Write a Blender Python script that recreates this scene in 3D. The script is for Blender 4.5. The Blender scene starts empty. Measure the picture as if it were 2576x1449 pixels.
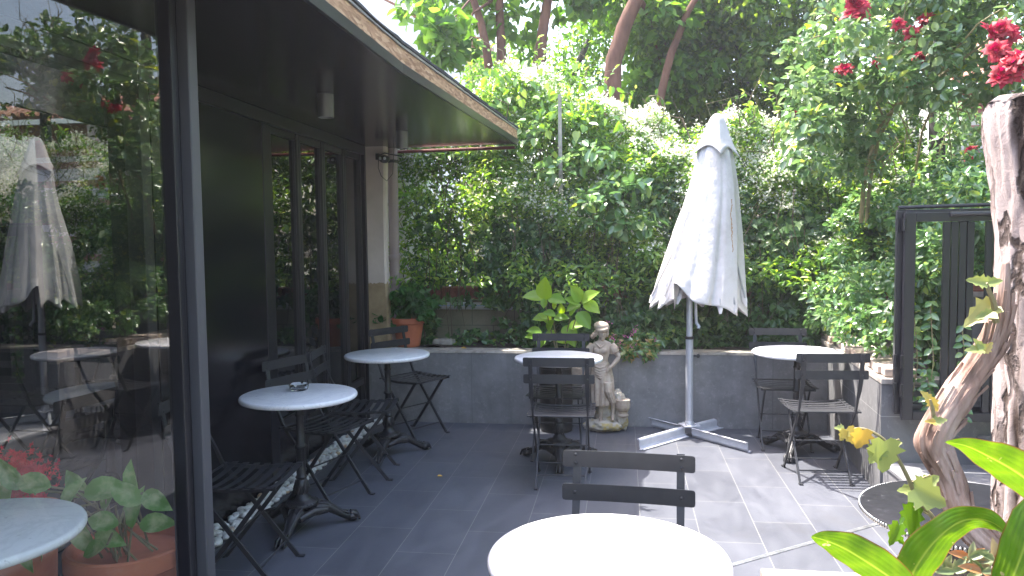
import bpy, bmesh, math, random
import numpy as np
from mathutils import Vector, Matrix, noise
sc = bpy.context.scene
COL = sc.collection
PI = math.pi
rad = math.radians

# ------------------------------------------------------------------ camera
YAW, PIT, ROLL = rad(8.3), rad(3.46), rad(0.7)
FPX, CXP, CYP = 1935.0, 1288.0, 724.5
_f = Vector((-math.sin(YAW)*math.cos(PIT), math.cos(YAW)*math.cos(PIT), -math.sin(PIT)))
_r = Vector((math.cos(YAW), math.sin(YAW), 0)); _u = _r.cross(_f)
CR = _r*math.cos(ROLL) - _u*math.sin(ROLL); CU = _r*math.sin(ROLL) + _u*math.cos(ROLL)
CAMLOC = Vector((0, 0, 1.5))
cam = bpy.data.cameras.new('camera'); co = bpy.data.objects.new('camera', cam); COL.objects.link(co)
M = Matrix((CR, CU, -_f)).transposed().to_4x4(); M.translation = CAMLOC
co.matrix_world = M
cam.sensor_width = 36; cam.lens = 36*FPX/2576; cam.clip_start = 0.05; cam.clip_end = 500
sc.camera = co

def atY(x, y, Y):
    d = _f + CR*((x-CXP)/FPX) - CU*((y-CYP)/FPX)
    return CAMLOC + d*(Y/d.y)
def atZ(x, y, Z=0.0):
    d = _f + CR*((x-CXP)/FPX) - CU*((y-CYP)/FPX)
    return CAMLOC + d*((Z-1.5)/d.z)

# ------------------------------------------------------------------ light
sun_dir = Vector((-0.425, 0.235, 1.0)).normalized()      # towards the sun
sl = bpy.data.lights.new('sun', 'SUN'); sl.energy = 2.95; sl.angle = rad(0.55); sl.color = (1, 0.955, 0.88)
so = bpy.data.objects.new('sun', sl); COL.objects.link(so); so.location = (-4, 2, 12)
so.rotation_euler = sun_dir.to_track_quat('Z', 'Y').to_euler()
w = bpy.data.worlds.new('World'); sc.world = w; w.use_nodes = True
nt = w.node_tree; bg = nt.nodes['Background']
sky = nt.nodes.new('ShaderNodeTexSky'); sky.sky_type = 'NISHITA'; sky.sun_disc = False
sky.sun_elevation = math.asin(sun_dir.z); sky.sun_rotation = math.atan2(sun_dir.x, sun_dir.y)
sky.air_density = 1.5; sky.dust_density = 4.0; sky.ozone_density = 2.0
wb = nt.nodes.new('ShaderNodeMix'); wb.data_type = 'RGBA'; wb.blend_type = 'MULTIPLY'; wb.inputs[0].default_value = 1.0
wb.inputs[7].default_value = (1.03, 0.985, 1.02, 1); nt.links.new(sky.outputs[0], wb.inputs[6]); nt.links.new(wb.outputs[2], bg.inputs[0]); bg.inputs[1].default_value = 0.15
sc.view_settings.view_transform = 'Standard'; sc.view_settings.look = 'None'
sc.view_settings.exposure = 2.62; sc.view_settings.gamma = 1
sc.cycles.max_bounces = 7; sc.cycles.diffuse_bounces = 3; sc.cycles.glossy_bounces = 4
sc.cycles.transmission_bounces = 6; sc.cycles.transparent_max_bounces = 12
sc.cycles.caustics_reflective = False; sc.cycles.caustics_refractive = False
sc.cycles.sample_clamp_indirect = 6

rng = np.random.default_rng(7); random.seed(7)

# ------------------------------------------------------------------ materials
def new_mat(name):
    m = bpy.data.materials.new(name); m.use_nodes = True
    return m, m.node_tree, m.node_tree.nodes['Principled BSDF']
def setp(b, **k):
    for a, v in k.items():
        b.inputs[a.replace('_', ' ')].default_value = v
def c4(c): return (c[0], c[1], c[2], 1)
def ramp(nt, fac, stops):
    r = nt.nodes.new('ShaderNodeValToRGB'); e = r.color_ramp.elements
    while len(e) < len(stops): e.new(0.5)
    for k, (p, c) in enumerate(stops): e[k].position = p; e[k].color = c4(c)
    nt.links.new(fac, r.inputs[0]); return r.outputs[0]
def tc(nt, which='Object', scale=(1, 1, 1), loc=(0, 0, 0)):
    t = nt.nodes.new('ShaderNodeTexCoord'); mp = nt.nodes.new('ShaderNodeMapping')
    mp.inputs['Scale'].default_value = scale; mp.inputs['Location'].default_value = loc
    nt.links.new(t.outputs[which], mp.inputs[0]); return mp.outputs[0]
def nz(nt, vec, scale, detail=4, rough=0.6, dist=0):
    n = nt.nodes.new('ShaderNodeTexNoise'); n.inputs['Scale'].default_value = scale
    n.inputs['Detail'].default_value = detail; n.inputs['Roughness'].default_value = rough
    n.inputs['Distortion'].default_value = dist
    if vec is not None: nt.links.new(vec, n.inputs['Vector'])
    return n.outputs['Fac']
def bump(nt, b, h, strength=0.3, dist=0.01):
    n = nt.nodes.new('ShaderNodeBump'); n.inputs['Strength'].default_value = strength
    n.inputs['Distance'].default_value = dist
    nt.links.new(h, n.inputs['Height']); nt.links.new(n.outputs[0], b.inputs['Normal'])
def mixc(nt, fac, a, b_, mode='MIX'):
    n = nt.nodes.new('ShaderNodeMix'); n.data_type = 'RGBA'; n.blend_type = mode
    for s, v in ((6, a), (7, b_)):
        if isinstance(v, tuple): n.inputs[s].default_value = c4(v)
        else: nt.links.new(v, n.inputs[s])
    if isinstance(fac, float): n.inputs[0].default_value = fac
    else: nt.links.new(fac, n.inputs[0])
    return n.outputs[2]
def noisy(name, stops, scale=8, rough=0.6, bmp=0.2, bscale=60, bdist=0.003, stretch=(1, 1, 1), detail=5, **k):
    m, t, b = new_mat(name); v = tc(t, 'Object', stretch)
    t.links.new(ramp(t, nz(t, v, scale, detail), stops), b.inputs['Base Color'])
    b.inputs['Roughness'].default_value = rough
    if bmp: bump(t, b, nz(t, v, bscale, 4), bmp, bdist)
    setp(b, **k); return m
def grey(a): return (a, a, a)

m_black = noisy('black_painted_metal', [(0.3, (0.010, 0.010, 0.012)), (0.7, (0.017, 0.017, 0.02))], 14, 0.42, 0.15, 180, 0.001)
m_chair = noisy('charcoal_powder_coat', [(0.3, (0.016, 0.017, 0.021)), (0.75, (0.026, 0.027, 0.032))], 20, 0.5, 0.25, 300, 0.0006)
m_iron = noisy('cast_iron', [(0.3, (0.007, 0.007, 0.009)), (0.7, (0.018, 0.018, 0.022))], 25, 0.38, 0.7, 90, 0.004)
m_frame = noisy('graphite_aluminium', [(0.3, (0.009, 0.009, 0.013)), (0.8, (0.015, 0.015, 0.021))], 6, 0.33, 0.1, 200, 0.001, (1, 1, 0.1))
m_framel = noisy('grey_anodised_edge', [(0.3, (0.055, 0.055, 0.062)), (0.8, (0.085, 0.085, 0.095))], 6, 0.4, 0.1, 200, 0.001, (1, 1, 0.1))
m_panel = noisy('glossy_black_panel', [(0.3, (0.006, 0.006, 0.009)), (0.8, (0.010, 0.010, 0.014))], 3, 0.16, 0.06, 4, 0.01)
m_soffit = noisy('glossy_black_soffit', [(0.3, (0.003, 0.003, 0.005)), (0.8, (0.005, 0.005, 0.008))], 3, 0.2, 0.10, 2.5, 0.01, (1, 0.35, 1), Specular_IOR_Level=0.40)
m_win, t_, b_ = new_mat('dark_window_glass'); setp(b_, Base_Color=(0.004, 0.005, 0.006, 1), Roughness=0.012, IOR=1.95)
bump(t_, b_, nz(t_, tc(t_, 'Object', (1, 1, 0.25)), 3.0, 1), 0.03, 0.01)

# clear sheet glass: transparent + fresnel mirror
m_glass = bpy.data.materials.new('clear_sheet_glass'); m_glass.use_nodes = True
t_ = m_glass.node_tree; t_.nodes.clear()
o_ = t_.nodes.new('ShaderNodeOutputMaterial'); mx = t_.nodes.new('ShaderNodeMixShader')
tr = t_.nodes.new('ShaderNodeBsdfTransparent'); tr.inputs[0].default_value = (0.90, 0.92, 0.91, 1)
gl = t_.nodes.new('ShaderNodeBsdfGlossy'); gl.inputs['Roughness'].default_value = 0.008
fr = t_.nodes.new('ShaderNodeFresnel'); fr.inputs[0].default_value = 1.9
gb = t_.nodes.new('ShaderNodeNewGeometry'); fm = t_.nodes.new('ShaderNodeMath'); fm.operation = 'SUBTRACT'; fm.inputs[0].default_value = 1.0
t_.links.new(gb.outputs['Backfacing'], fm.inputs[1]); fq = t_.nodes.new('ShaderNodeMath'); fq.operation = 'MULTIPLY'
t_.links.new(fm.outputs[0], fq.inputs[0]); t_.links.new(fr.outputs[0], fq.inputs[1])
t_.links.new(fq.outputs[0], mx.inputs[0]); t_.links.new(tr.outputs[0], mx.inputs[1]); t_.links.new(gl.outputs[0], mx.inputs[2])
t_.links.new(mx.outputs[0], o_.inputs[0])

# slate floor tiles
m_floor, t_, b_ = new_mat('slate_floor_tiles')
g = t_.nodes.new('ShaderNodeTexCoord'); sx = t_.nodes.new('ShaderNodeSeparateXYZ'); t_.links.new(g.outputs['Object'], sx.inputs[0])
cx = t_.nodes.new('ShaderNodeCombineXYZ')
mxx = t_.nodes.new('ShaderNodeMath'); mxx.operation = 'ADD'; mxx.inputs[1].default_value = 0.806+0.296*20
myy = t_.nodes.new('ShaderNodeMath'); myy.operation = 'ADD'; myy.inputs[1].default_value = 0.06+6.0
t_.links.new(sx.outputs[0], mxx.inputs[0]); t_.links.new(sx.outputs[1], myy.inputs[0])
t_.links.new(myy.outputs[0], cx.inputs[0]); t_.links.new(mxx.outputs[0], cx.inputs[1])
bk = t_.nodes.new('ShaderNodeTexBrick'); t_.links.new(cx.outputs[0], bk.inputs['Vector'])
bk.inputs['Scale'].default_value = 1; bk.inputs['Brick Width'].default_value = 0.6; bk.inputs['Row Height'].default_value = 0.296
bk.inputs['Mortar Size'].default_value = 0.0015; bk.inputs['Mortar Smooth'].default_value = 0.1
bk.inputs['Color1'].default_value = (0.2, 0.2, 0.2, 1); bk.inputs['Color2'].default_value = (0.9, 0.9, 0.9, 1); bk.inputs['Mortar'].default_value = (0.5, 0.5, 0.5, 1)
bk.offset = 0.5
n1 = nz(t_, tc(t_, 'Object', (2.2, 0.9, 1)), 3.2, 6, 0.62, 0.5)
base = ramp(t_, n1, [(0.2, (0.066, 0.070, 0.086)), (0.55, (0.081, 0.086, 0.104)), (0.85, (0.098, 0.103, 0.119))])
til = ramp(t_, bk.outputs['Color'], [(0.1, grey(0.86)), (0.95, grey(1.1))])
base = mixc(t_, 1.0, base, til, 'MULTIPLY')
spk = ramp(t_, nz(t_, tc(t_, 'Object'), 55, 3), [(0.66, grey(0)), (0.80, grey(0.5))])
base = mixc(t_, spk, base, (0.20, 0.195, 0.185))
st = ramp(t_, nz(t_, tc(t_, 'Object', (1, 1, 1), (3, 1, 0)), 1.1, 5, 0.6, 0.4), [(0.56, grey(0)), (0.70, grey(0.35))])
base = mixc(t_, st, base, (0.055, 0.053, 0.053))
base = mixc(t_, bk.outputs['Fac'], base, (0.23, 0.226, 0.21))
t_.links.new(base, b_.inputs['Base Color'])
t_.links.new(ramp(t_, n1, [(0.3, grey(0.42)), (0.7, grey(0.62))]), b_.inputs['Roughness'])
bump(t_, b_, nz(t_, tc(t_, 'Object', (1, 1, 1)), 30, 6), 0.22, 0.003)

def slab_mat(name, lo, hi, seamx, seamy, joint, off=(0, 0, 0), axes='XZ', fleck=0.5, speckc=(0.36, 0.35, 0.345)):
    m, t, b = new_mat(name)
    g = t.nodes.new('ShaderNodeTexCoord'); s = t.nodes.new('ShaderNodeSeparateXYZ'); t.links.new(g.outputs['Object'], s.inputs[0])
    c = t.nodes.new('ShaderNodeCombineXYZ'); ids = {'X': 0, 'Y': 1, 'Z': 2}
    for k, ax in enumerate(axes):
        a = t.nodes.new('ShaderNodeMath'); a.operation = 'ADD'; a.inputs[1].default_value = off[k]+60*(seamx, seamy)[k]
        t.links.new(s.outputs[ids[ax]], a.inputs[0]); t.links.new(a.outputs[0], c.inputs[k])
    br = t.nodes.new('ShaderNodeTexBrick'); t.links.new(c.outputs[0], br.inputs['Vector'])
    br.inputs['Scale'].default_value = 1; br.inputs['Brick Width'].default_value = seamx; br.inputs['Row Height'].default_value = seamy
    br.inputs['Mortar Size'].default_value = 0.0025; br.inputs['Color1'].default_value = c4(grey(0.2)); br.inputs['Color2'].default_value = c4(grey(0.8))
    v = tc(t, 'Object')
    col = ramp(t, nz(t, v, 5, 7, 0.7, 0.3), [(0.3, lo), (0.7, hi)])
    fl = ramp(t, nz(t, v, 24, 6, 0.75), [(0.54, grey(0)), (0.70, grey(fleck))])
    col = mixc(t, fl, col, speckc)
    dr = ramp(t, nz(t, tc(t, 'Object', (5, 5, 0.5)), 2.2, 5, 0.6), [(0.5, grey(0)), (0.75, grey(0.35))])
    col = mixc(t, dr, col, (lo[0]*0.7, lo[1]*0.7, lo[2]*0.68))
    col = mixc(t, br.outputs['Fac'], col, joint)
    t.links.new(col, b.inputs['Base Color']); b.inputs['Roughness'].default_value = 0.62
    bump(t, b, nz(t, v, 45, 4), 0.25, 0.003)
    return m
m_clad = slab_mat('grey_stone_cladding', (0.15, 0.145, 0.15), (0.25, 0.243, 0.25), 1.2, 0.9, (0.13, 0.13, 0.135), (0.35, 0.2, 0))
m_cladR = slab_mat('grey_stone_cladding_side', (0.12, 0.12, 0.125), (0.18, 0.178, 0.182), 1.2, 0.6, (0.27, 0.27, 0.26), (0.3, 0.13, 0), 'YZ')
m_step = slab_mat('grey_stone_step', (0.15, 0.15, 0.16), (0.21, 0.21, 0.22), 0.9, 0.6, (0.2, 0.2, 0.2), (0.3, 0.1, 0), 'XY')
m_block = slab_mat('mossy_concrete_block', (0.14, 0.135, 0.085), (0.25, 0.235, 0.17), 0.39, 0.19, (0.06, 0.055, 0.04), (0.1, 0.02, 0), 'XZ', 0.3, (0.10, 0.13, 0.05))

m_marble, t_, b_ = new_mat('white_marble')
v = tc(t_, 'Object'); vn = nz(t_, v, 4, 8, 0.7, 1.0)
cc = ramp(t_, vn, [(0.44, (0.86, 0.84, 0.85)), (0.5, (0.76, 0.745, 0.765)), (0.54, (0.86, 0.84, 0.85)), (0.8, (0.81, 0.795, 0.81))])
sp_ = ramp(t_, nz(t_, v, 60, 2), [(0.68, grey(0)), (0.72, grey(0.6))])
t_.links.new(mixc(t_, sp_, cc, (0.45, 0.44, 0.45)), b_.inputs['Base Color']); setp(b_, Roughness=0.22)
m_blacktop = noisy('scuffed_black_laminate', [(0.3, (0.008, 0.008, 0.010)), (0.62, (0.014, 0.014, 0.017)), (0.70, (0.03, 0.03, 0.035)), (0.73, (0.3, 0.3, 0.3))], 38, 0.5, 0.3, 60, 0.002, Specular_IOR_Level=0.1)
m_bead = noisy('beaded_metal_rim', [(0.3, grey(0.25)), (0.7, grey(0.5))], 30, 0.35, 0.1, 100, 0.001, Metallic=0.8)
m_coping = noisy('weathered_stone_coping', [(0.3, (0.22, 0.19, 0.165)), (0.5, (0.36, 0.32, 0.28)), (0.72, (0.46, 0.42, 0.37))], 16, 0.8, 0.6, 40, 0.006)
m_brick = noisy('red_coping_brick', [(0.25, (0.12, 0.04, 0.03)), (0.5, (0.24, 0.085, 0.06)), (0.8, (0.31, 0.14, 0.11))], 18, 0.85, 0.6, 70, 0.004)
m_brickp = noisy('pale_cap_brick', [(0.25, (0.30, 0.22, 0.18)), (0.5, (0.46, 0.37, 0.31)), (0.8, (0.56, 0.47, 0.41))], 12, 0.85, 0.6, 70, 0.004)
m_soil = noisy('dark_garden_soil', [(0.3, (0.020, 0.014, 0.010)), (0.7, (0.06, 0.045, 0.03))], 22, 0.95, 1.0, 30, 0.02)
m_ground = noisy('garden_earth', [(0.3, (0.05, 0.045, 0.03)), (0.7, (0.10, 0.10, 0.05))], 3, 0.95, 0.6, 20, 0.02)
m_terra = noisy('terracotta', [(0.3, (0.42, 0.12, 0.06)), (0.6, (0.55, 0.17, 0.085)), (0.8, (0.58, 0.26, 0.17))], 7, 0.75, 0.25, 60, 0.002)
m_pvc = noisy('grey_white_pvc', [(0.3, (0.52, 0.54, 0.58)), (0.7, (0.64, 0.66, 0.70))], 5, 0.4, 0.1, 30, 0.002)
m_blue = noisy('blue_print_line', [(0.3, (0.1, 0.3, 0.6)), (0.7, (0.15, 0.38, 0.7))], 5, 0.4, 0)
m_pipe = noisy('pinkish_painted_pipe', [(0.3, (0.27, 0.215, 0.21)), (0.7, (0.38, 0.31, 0.30))], 6, 0.55, 0.3, 30, 0.003, (1, 1, 0.3))
m_red = noisy('red_oxide_paint', [(0.3, (0.11, 0.02, 0.015)), (0.7, (0.2, 0.035, 0.025))], 12, 0.5, 0.2, 80, 0.001)
m_silver = noisy('galvanised_trim', [(0.3, grey(0.28)), (0.7, grey(0.5))], 14, 0.4, 0.2, 60, 0.002, Metallic=0.5)
m_lampgrey = noisy('satin_grey_aluminium', [(0.3, grey(0.16)), (0.7, grey(0.22))], 8, 0.35, 0, Metallic=0.4)
m_felt = noisy('bitumen_membrane', [(0.3, grey(0.02)), (0.7, grey(0.06))], 40, 0.9, 0.8, 80, 0.005)
m_osb, t_, b_ = new_mat('oriented_strand_board')
vo = t_.nodes.new('ShaderNodeTexVoronoi'); vo.inputs['Scale'].default_value = 55
t_.links.new(tc(t_, 'Object', (1, 0.35, 1.6)), vo.inputs['Vector'])
t_.links.new(ramp(t_, vo.outputs['Color'], [(0.1, (0.24, 0.12, 0.055)), (0.5, (0.42, 0.235, 0.12)), (0.9, (0.58, 0.37, 0.21))]), b_.inputs['Base Color'])
setp(b_, Roughness=0.75); bump(t_, b_, vo.outputs['Distance'], 0.3, 0.004)

# peeling painted pillar: white above, ochre bare plaster below a ragged edge
m_pillar, t_, b_ = new_mat('peeling_painted_render')
v = tc(t_, 'Object'); s_ = t_.nodes.new('ShaderNodeSeparateXYZ'); t_.links.new(v, s_.inputs[0])
a_ = t_.nodes.new('ShaderNodeMath'); a_.operation = 'MULTIPLY_ADD'; a_.inputs[1].default_value = 0.16
t_.links.new(nz(t_, v, 16, 6, 0.7), a_.inputs[0]); t_.links.new(s_.outputs[2], a_.inputs[2])
step = ramp(t_, a_.outputs[0], [(0.0, grey(0)), (1.0, grey(1))]); step.node.color_ramp.interpolation = 'CONSTANT'
rr = step.node.color_ramp.elements
mr = t_.nodes.new('ShaderNodeMath'); mr.operation = 'GREATER_THAN'; mr.inputs[1].default_value = 1.245
t_.links.new(a_.outputs[0], mr.inputs[0])
wh = ramp(t_, nz(t_, v, 5, 5), [(0.3, (0.58, 0.49, 0.44)), (0.7, (0.70, 0.60, 0.55))])
oc = ramp(t_, nz(t_, v, 9, 6), [(0.3, (0.26, 0.18, 0.10)), (0.7, (0.42, 0.32, 0.19))])
t_.links.new(mixc(t_, mr.outputs[0], oc, wh), b_.inputs['Base Color']); setp(b_, Roughness=0.8)
bump(t_, b_, nz(t_, v, 30, 4), 0.3, 0.004)

m_canvas, t_, b_ = new_mat('off_white_canvas')
v = tc(t_, 'Object')
cc = ramp(t_, nz(t_, v, 3, 6, 0.7), [(0.3, (0.40, 0.375, 0.36)), (0.5, (0.50, 0.48, 0.475)), (0.7, (0.54, 0.52, 0.515))])
sp_ = ramp(t_, nz(t_, tc(t_, 'Object', (3, 3, 0.6), (0.4, 0, 0)), 7, 6), [(0.66, grey(0)), (0.76, grey(0.75))])
# thin rust run on the front panel
s_ = t_.nodes.new('ShaderNodeSeparateXYZ'); t_.links.new(v, s_.inputs[0])
def band(sock, c, hw):
    a = t_.nodes.new('ShaderNodeMath'); a.operation = 'SUBTRACT'; a.inputs[1].default_value = c; t_.links.new(sock, a.inputs[0])
    d = t_.nodes.new('ShaderNodeMath'); d.operation = 'ABSOLUTE'; t_.links.new(a.outputs[0], d.inputs[0])
    l = t_.nodes.new('ShaderNodeMath'); l.operation = 'LESS_THAN'; l.inputs[1].default_value = hw; t_.links.new(d.outputs[0], l.inputs[0]); return l.outputs[0]
wob = t_.nodes.new('ShaderNodeMath'); wob.operation = 'MULTIPLY_ADD'; wob.inputs[1].default_value = 0.05
t_.links.new(nz(t_, v, 14, 4), wob.inputs[0]); t_.links.new(s_.outputs[0], wob.inputs[2])
bx_ = band(wob.outputs[0], 0.34, 0.004); bz_ = band(s_.outputs[2], 1.60, 0.20)
mm = t_.nodes.new('ShaderNodeMath'); mm.operation = 'MULTIPLY'; t_.links.new(bx_, mm.inputs[0]); t_.links.new(bz_, mm.inputs[1])
cc = mixc(t_, sp_, cc, (0.50, 0.43, 0.38))
cc = mixc(t_, mm.outputs[0], cc, (0.33, 0.20, 0.11))
t_.links.new(cc, b_.inputs['Base Color']); setp(b_, Roughness=0.85)
bump(t_, b_, nz(t_, v, 9, 5, 0.6), 0.5, 0.02)
m_white = noisy('white_powder_coat', [(0.3, (0.46, 0.46, 0.50)), (0.6, (0.58, 0.58, 0.62)), (0.8, (0.50, 0.46, 0.44))], 9, 0.35, 0.15, 60, 0.001)
m_gpole = noisy('pale_grey_pole', [(0.3, (0.40, 0.41, 0.45)), (0.7, (0.52, 0.53, 0.57))], 9, 0.3, 0.1, 60, 0.001, Metallic=0.25)
m_ribgrey = noisy('grey_rib_tube', [(0.3, grey(0.2)), (0.7, grey(0.3))], 9, 0.4, 0)
m_stat, t_, b_ = new_mat('weathered_cast_stone')
v = tc(t_, 'Object')
cc = ramp(t_, nz(t_, v, 14, 6), [(0.3, (0.36, 0.26, 0.19)), (0.55, (0.52, 0.42, 0.33)), (0.75, (0.60, 0.53, 0.45))])
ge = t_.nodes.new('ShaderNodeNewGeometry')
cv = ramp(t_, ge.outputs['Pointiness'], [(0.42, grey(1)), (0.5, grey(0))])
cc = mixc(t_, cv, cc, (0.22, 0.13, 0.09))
t_.links.new(cc, b_.inputs['Base Color']); setp(b_, Roughness=0.8); bump(t_, b_, nz(t_, v, 70, 4), 0.3, 0.002)
m_rock, t_, b_ = new_mat('mossy_cast_rock')
v = tc(t_, 'Object')
cc = ramp(t_, nz(t_, v, 12, 6), [(0.3, (0.32, 0.26, 0.20)), (0.5, (0.50, 0.45, 0.38)), (0.62, (0.40, 0.30, 0.10)), (0.75, (0.56, 0.52, 0.46))])
t_.links.new(cc, b_.inputs['Base Color']); setp(b_, Roughness=0.9); bump(t_, b_, nz(t_, v, 40, 5), 0.6, 0.005)
m_bark, t_, b_ = new_mat('pale_furrowed_bark')
v = tc(t_, 'Object', (1, 1, 0.35))
at = t_.nodes.new('ShaderNodeAttribute'); at.attribute_name = 'furrow'
cc = ramp(t_, nz(t_, v, 9, 7, 0.65), [(0.3, (0.34, 0.26, 0.24)), (0.7, (0.50, 0.42, 0.40))])
cc = mixc(t_, at.outputs['Fac'], cc, (0.06, 0.036, 0.026))
vw = t_.nodes.new('ShaderNodeVectorMath'); vw.operation = 'ADD'
nn_ = t_.nodes.new('ShaderNodeTexNoise'); nn_.inputs['Scale'].default_value = 14; nn_.inputs['Detail'].default_value = 6; t_.links.new(tc(t_, 'Object', (1, 1, 0.6)), nn_.inputs['Vector'])
vs_ = t_.nodes.new('ShaderNodeVectorMath'); vs_.operation = 'SCALE'; vs_.inputs['Scale'].default_value = 0.11; t_.links.new(nn_.outputs['Color'], vs_.inputs[0])
t_.links.new(tc(t_, 'Object', (1, 1, 0.16)), vw.inputs[0]); t_.links.new(vs_.outputs[0], vw.inputs[1])
vd = t_.nodes.new('ShaderNodeTexVoronoi'); vd.feature = 'DISTANCE_TO_EDGE'; vd.inputs['Scale'].default_value = 11; t_.links.new(vw.outputs[0], vd.inputs['Vector'])
fis = ramp(t_, vd.outputs['Distance'], [(0.0, grey(1)), (0.035, grey(0.85)), (0.075, grey(0))])
gt = ramp(t_, nz(t_, tc(t_, 'Object', (1, 1, 0.4), (2, 3, 1)), 6, 4), [(0.40, grey(0)), (0.52, grey(1))])
fis = mixc(t_, 1.0, fis, gt, 'MULTIPLY')
cc = mixc(t_, fis, cc, (0.05, 0.03, 0.022))
crk = ramp(t_, nz(t_, tc(t_, 'Object', (1, 1, 2.2)), 22, 7, 0.7, 1.0), [(0.60, grey(0)), (0.66, grey(0.6))])
cc = mixc(t_, crk, cc, (0.18, 0.12, 0.10))
t_.links.new(cc, b_.inputs['Base Color']); setp(b_, Roughness=0.9)
h1 = t_.nodes.new('ShaderNodeMath'); h1.operation = 'SUBTRACT'; t_.links.new(nz(t_, tc(t_, 'Object', (1, 1, 0.6)), 30, 9, 0.75, 0.6), h1.inputs[0]); t_.links.new(fis, h1.inputs[1])
bump(t_, b_, h1.outputs[0], 1.0, 0.012)
m_vine = noisy('fibrous_vine_bark', [(0.3, (0.13, 0.075, 0.055)), (0.5, (0.27, 0.17, 0.13)), (0.72, (0.42, 0.31, 0.26))], 30, 0.9, 0.9, 55, 0.006, (1, 1, 0.14))
m_trunk = noisy('reddish_brown_bark', [(0.3, (0.085, 0.035, 0.022)), (0.7, (0.19, 0.085, 0.055))], 12, 0.85, 0.7, 40, 0.01, (1, 1, 0.3))
m_dtrunk = noisy('dark_grey_bark', [(0.3, (0.03, 0.026, 0.024)), (0.7, (0.08, 0.07, 0.06))], 12, 0.9, 0.7, 40, 0.01, (1, 1, 0.3))
m_twig = noisy('brown_twigs', [(0.3, (0.05, 0.035, 0.02)), (0.7, (0.14, 0.10, 0.06))], 20, 0.8, 0)
m_cane = noisy('green_brown_rose_cane', [(0.3, (0.14, 0.13, 0.05)), (0.7, (0.28, 0.22, 0.11))], 20, 0.6, 0.3, 60, 0.002)
m_pebble, t_, b_ = new_mat('white_marble_pebbles')
ge = t_.nodes.new('ShaderNodeNewGeometry')
t_.links.new(ramp(t_, ge.outputs['Random Per Island'], [(0, (0.62, 0.58, 0.52)), (0.12, (0.78, 0.76, 0.72)), (0.9, (0.86, 0.85, 0.82)), (0.97, (0.60, 0.42, 0.28))]), b_.inputs['Base Color'])
setp(b_, Roughness=0.5)
m_bldg = noisy('white_rendered_wall', [(0.3, (0.62, 0.60, 0.60)), (0.7, (0.74, 0.72, 0.72))], 1.2, 0.8, 0.1, 20, 0.004)
m_yel = noisy('pale_yellow_render', [(0.3, (0.55, 0.46, 0.20)), (0.7, (0.66, 0.56, 0.28))], 1.2, 0.8, 0.1, 20, 0.004)
m_pink = noisy('pink_painted_band', [(0.3, (0.34, 0.12, 0.12)), (0.7, (0.45, 0.18, 0.17))], 3, 0.8, 0.1, 20, 0.004)
m_roof = noisy('clay_roof_tile', [(0.3, (0.28, 0.13, 0.09)), (0.7, (0.42, 0.22, 0.16))], 6, 0.8, 0.4, 30, 0.01)

def leaf_mat(name, stops, transl=0.4, rough=0.4, tint=None, veins=0, spec=0.5):
    m = bpy.data.materials.new(name); m.use_nodes = True; t = m.node_tree; b = t.nodes['Principled BSDF']
    out = [n for n in t.nodes if n.type == 'OUTPUT_MATERIAL'][0]
    ge = t.nodes.new('ShaderNodeNewGeometry')
    c = ramp(t, ge.outputs['Random Per Island'], stops)
    if veins:
        c = mixc(t, ramp(t, nz(t, tc(t), veins, 3), [(0.48, grey(0)), (0.66, grey(0.6))]), c, tint)
    t.links.new(c, b.inputs['Base Color']); b.inputs['Roughness'].default_value = rough
    b.inputs['Specular IOR Level'].default_value = spec
    tr = t.nodes.new('ShaderNodeBsdfTranslucent'); hs = t.nodes.new('ShaderNodeHueSaturation')
    hs.inputs['Hue'].default_value = 0.475; hs.inputs['Saturation'].default_value = 1.15; hs.inputs['Value'].default_value = 1.9
    t.links.new(c, hs.inputs['Color']); t.links.new(hs.outputs[0], tr.inputs[0])
    mx = t.nodes.new('ShaderNodeMixShader'); mx.inputs[0].default_value = transl
    t.links.new(b.outputs[0], mx.inputs[1]); t.links.new(tr.outputs[0], mx.inputs[2]); t.links.new(mx.outputs[0], out.inputs[0])
    return m
lm_jas = leaf_mat('jasmine_leaf', [(0, (0.07, 0.16, 0.03)), (0.45, (0.12, 0.26, 0.045)), (0.8, (0.21, 0.36, 0.065)), (1, (0.34, 0.44, 0.11))], 0.5, 0.30, spec=0.9)
lm_ivy = leaf_mat('ivy_leaf', [(0, (0.03, 0.075, 0.024)), (0.6, (0.06, 0.14, 0.04)), (0.9, (0.10, 0.20, 0.055)), (1, (0.24, 0.32, 0.13))], 0.3, 0.38)
lm_tree = leaf_mat('broad_tree_leaf', [(0, (0.05, 0.13, 0.025)), (0.6, (0.085, 0.20, 0.035)), (1, (0.16, 0.30, 0.06))], 0.55, 0.4)
lm_dark = leaf_mat('dense_dark_leaf', [(0, (0.04, 0.09, 0.02)), (0.6, (0.07, 0.155, 0.03)), (1, (0.16, 0.26, 0.05))], 0.5, 0.42)
lm_rose = leaf_mat('rose_leaf', [(0, (0.06, 0.13, 0.045)), (0.6, (0.11, 0.20, 0.075)), (0.92, (0.17, 0.25, 0.11)), (1, (0.30, 0.38, 0.06))], 0.35, 0.28, spec=1.0)
lm_peri = leaf_mat('periwinkle_leaf', [(0, (0.06, 0.14, 0.045)), (0.6, (0.11, 0.22, 0.075)), (0.9, (0.17, 0.28, 0.11)), (1, (0.30, 0.40, 0.06))], 0.35, 0.26, spec=1.0)
lm_hyd = leaf_mat('hydrangea_leaf', [(0, (0.15, 0.31, 0.035)), (1, (0.27, 0.42, 0.06))], 0.45, 0.45)
lm_ger = leaf_mat('geranium_leaf', [(0, (0.03, 0.11, 0.025)), (1, (0.06, 0.17, 0.04))], 0.35, 0.5)
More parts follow.
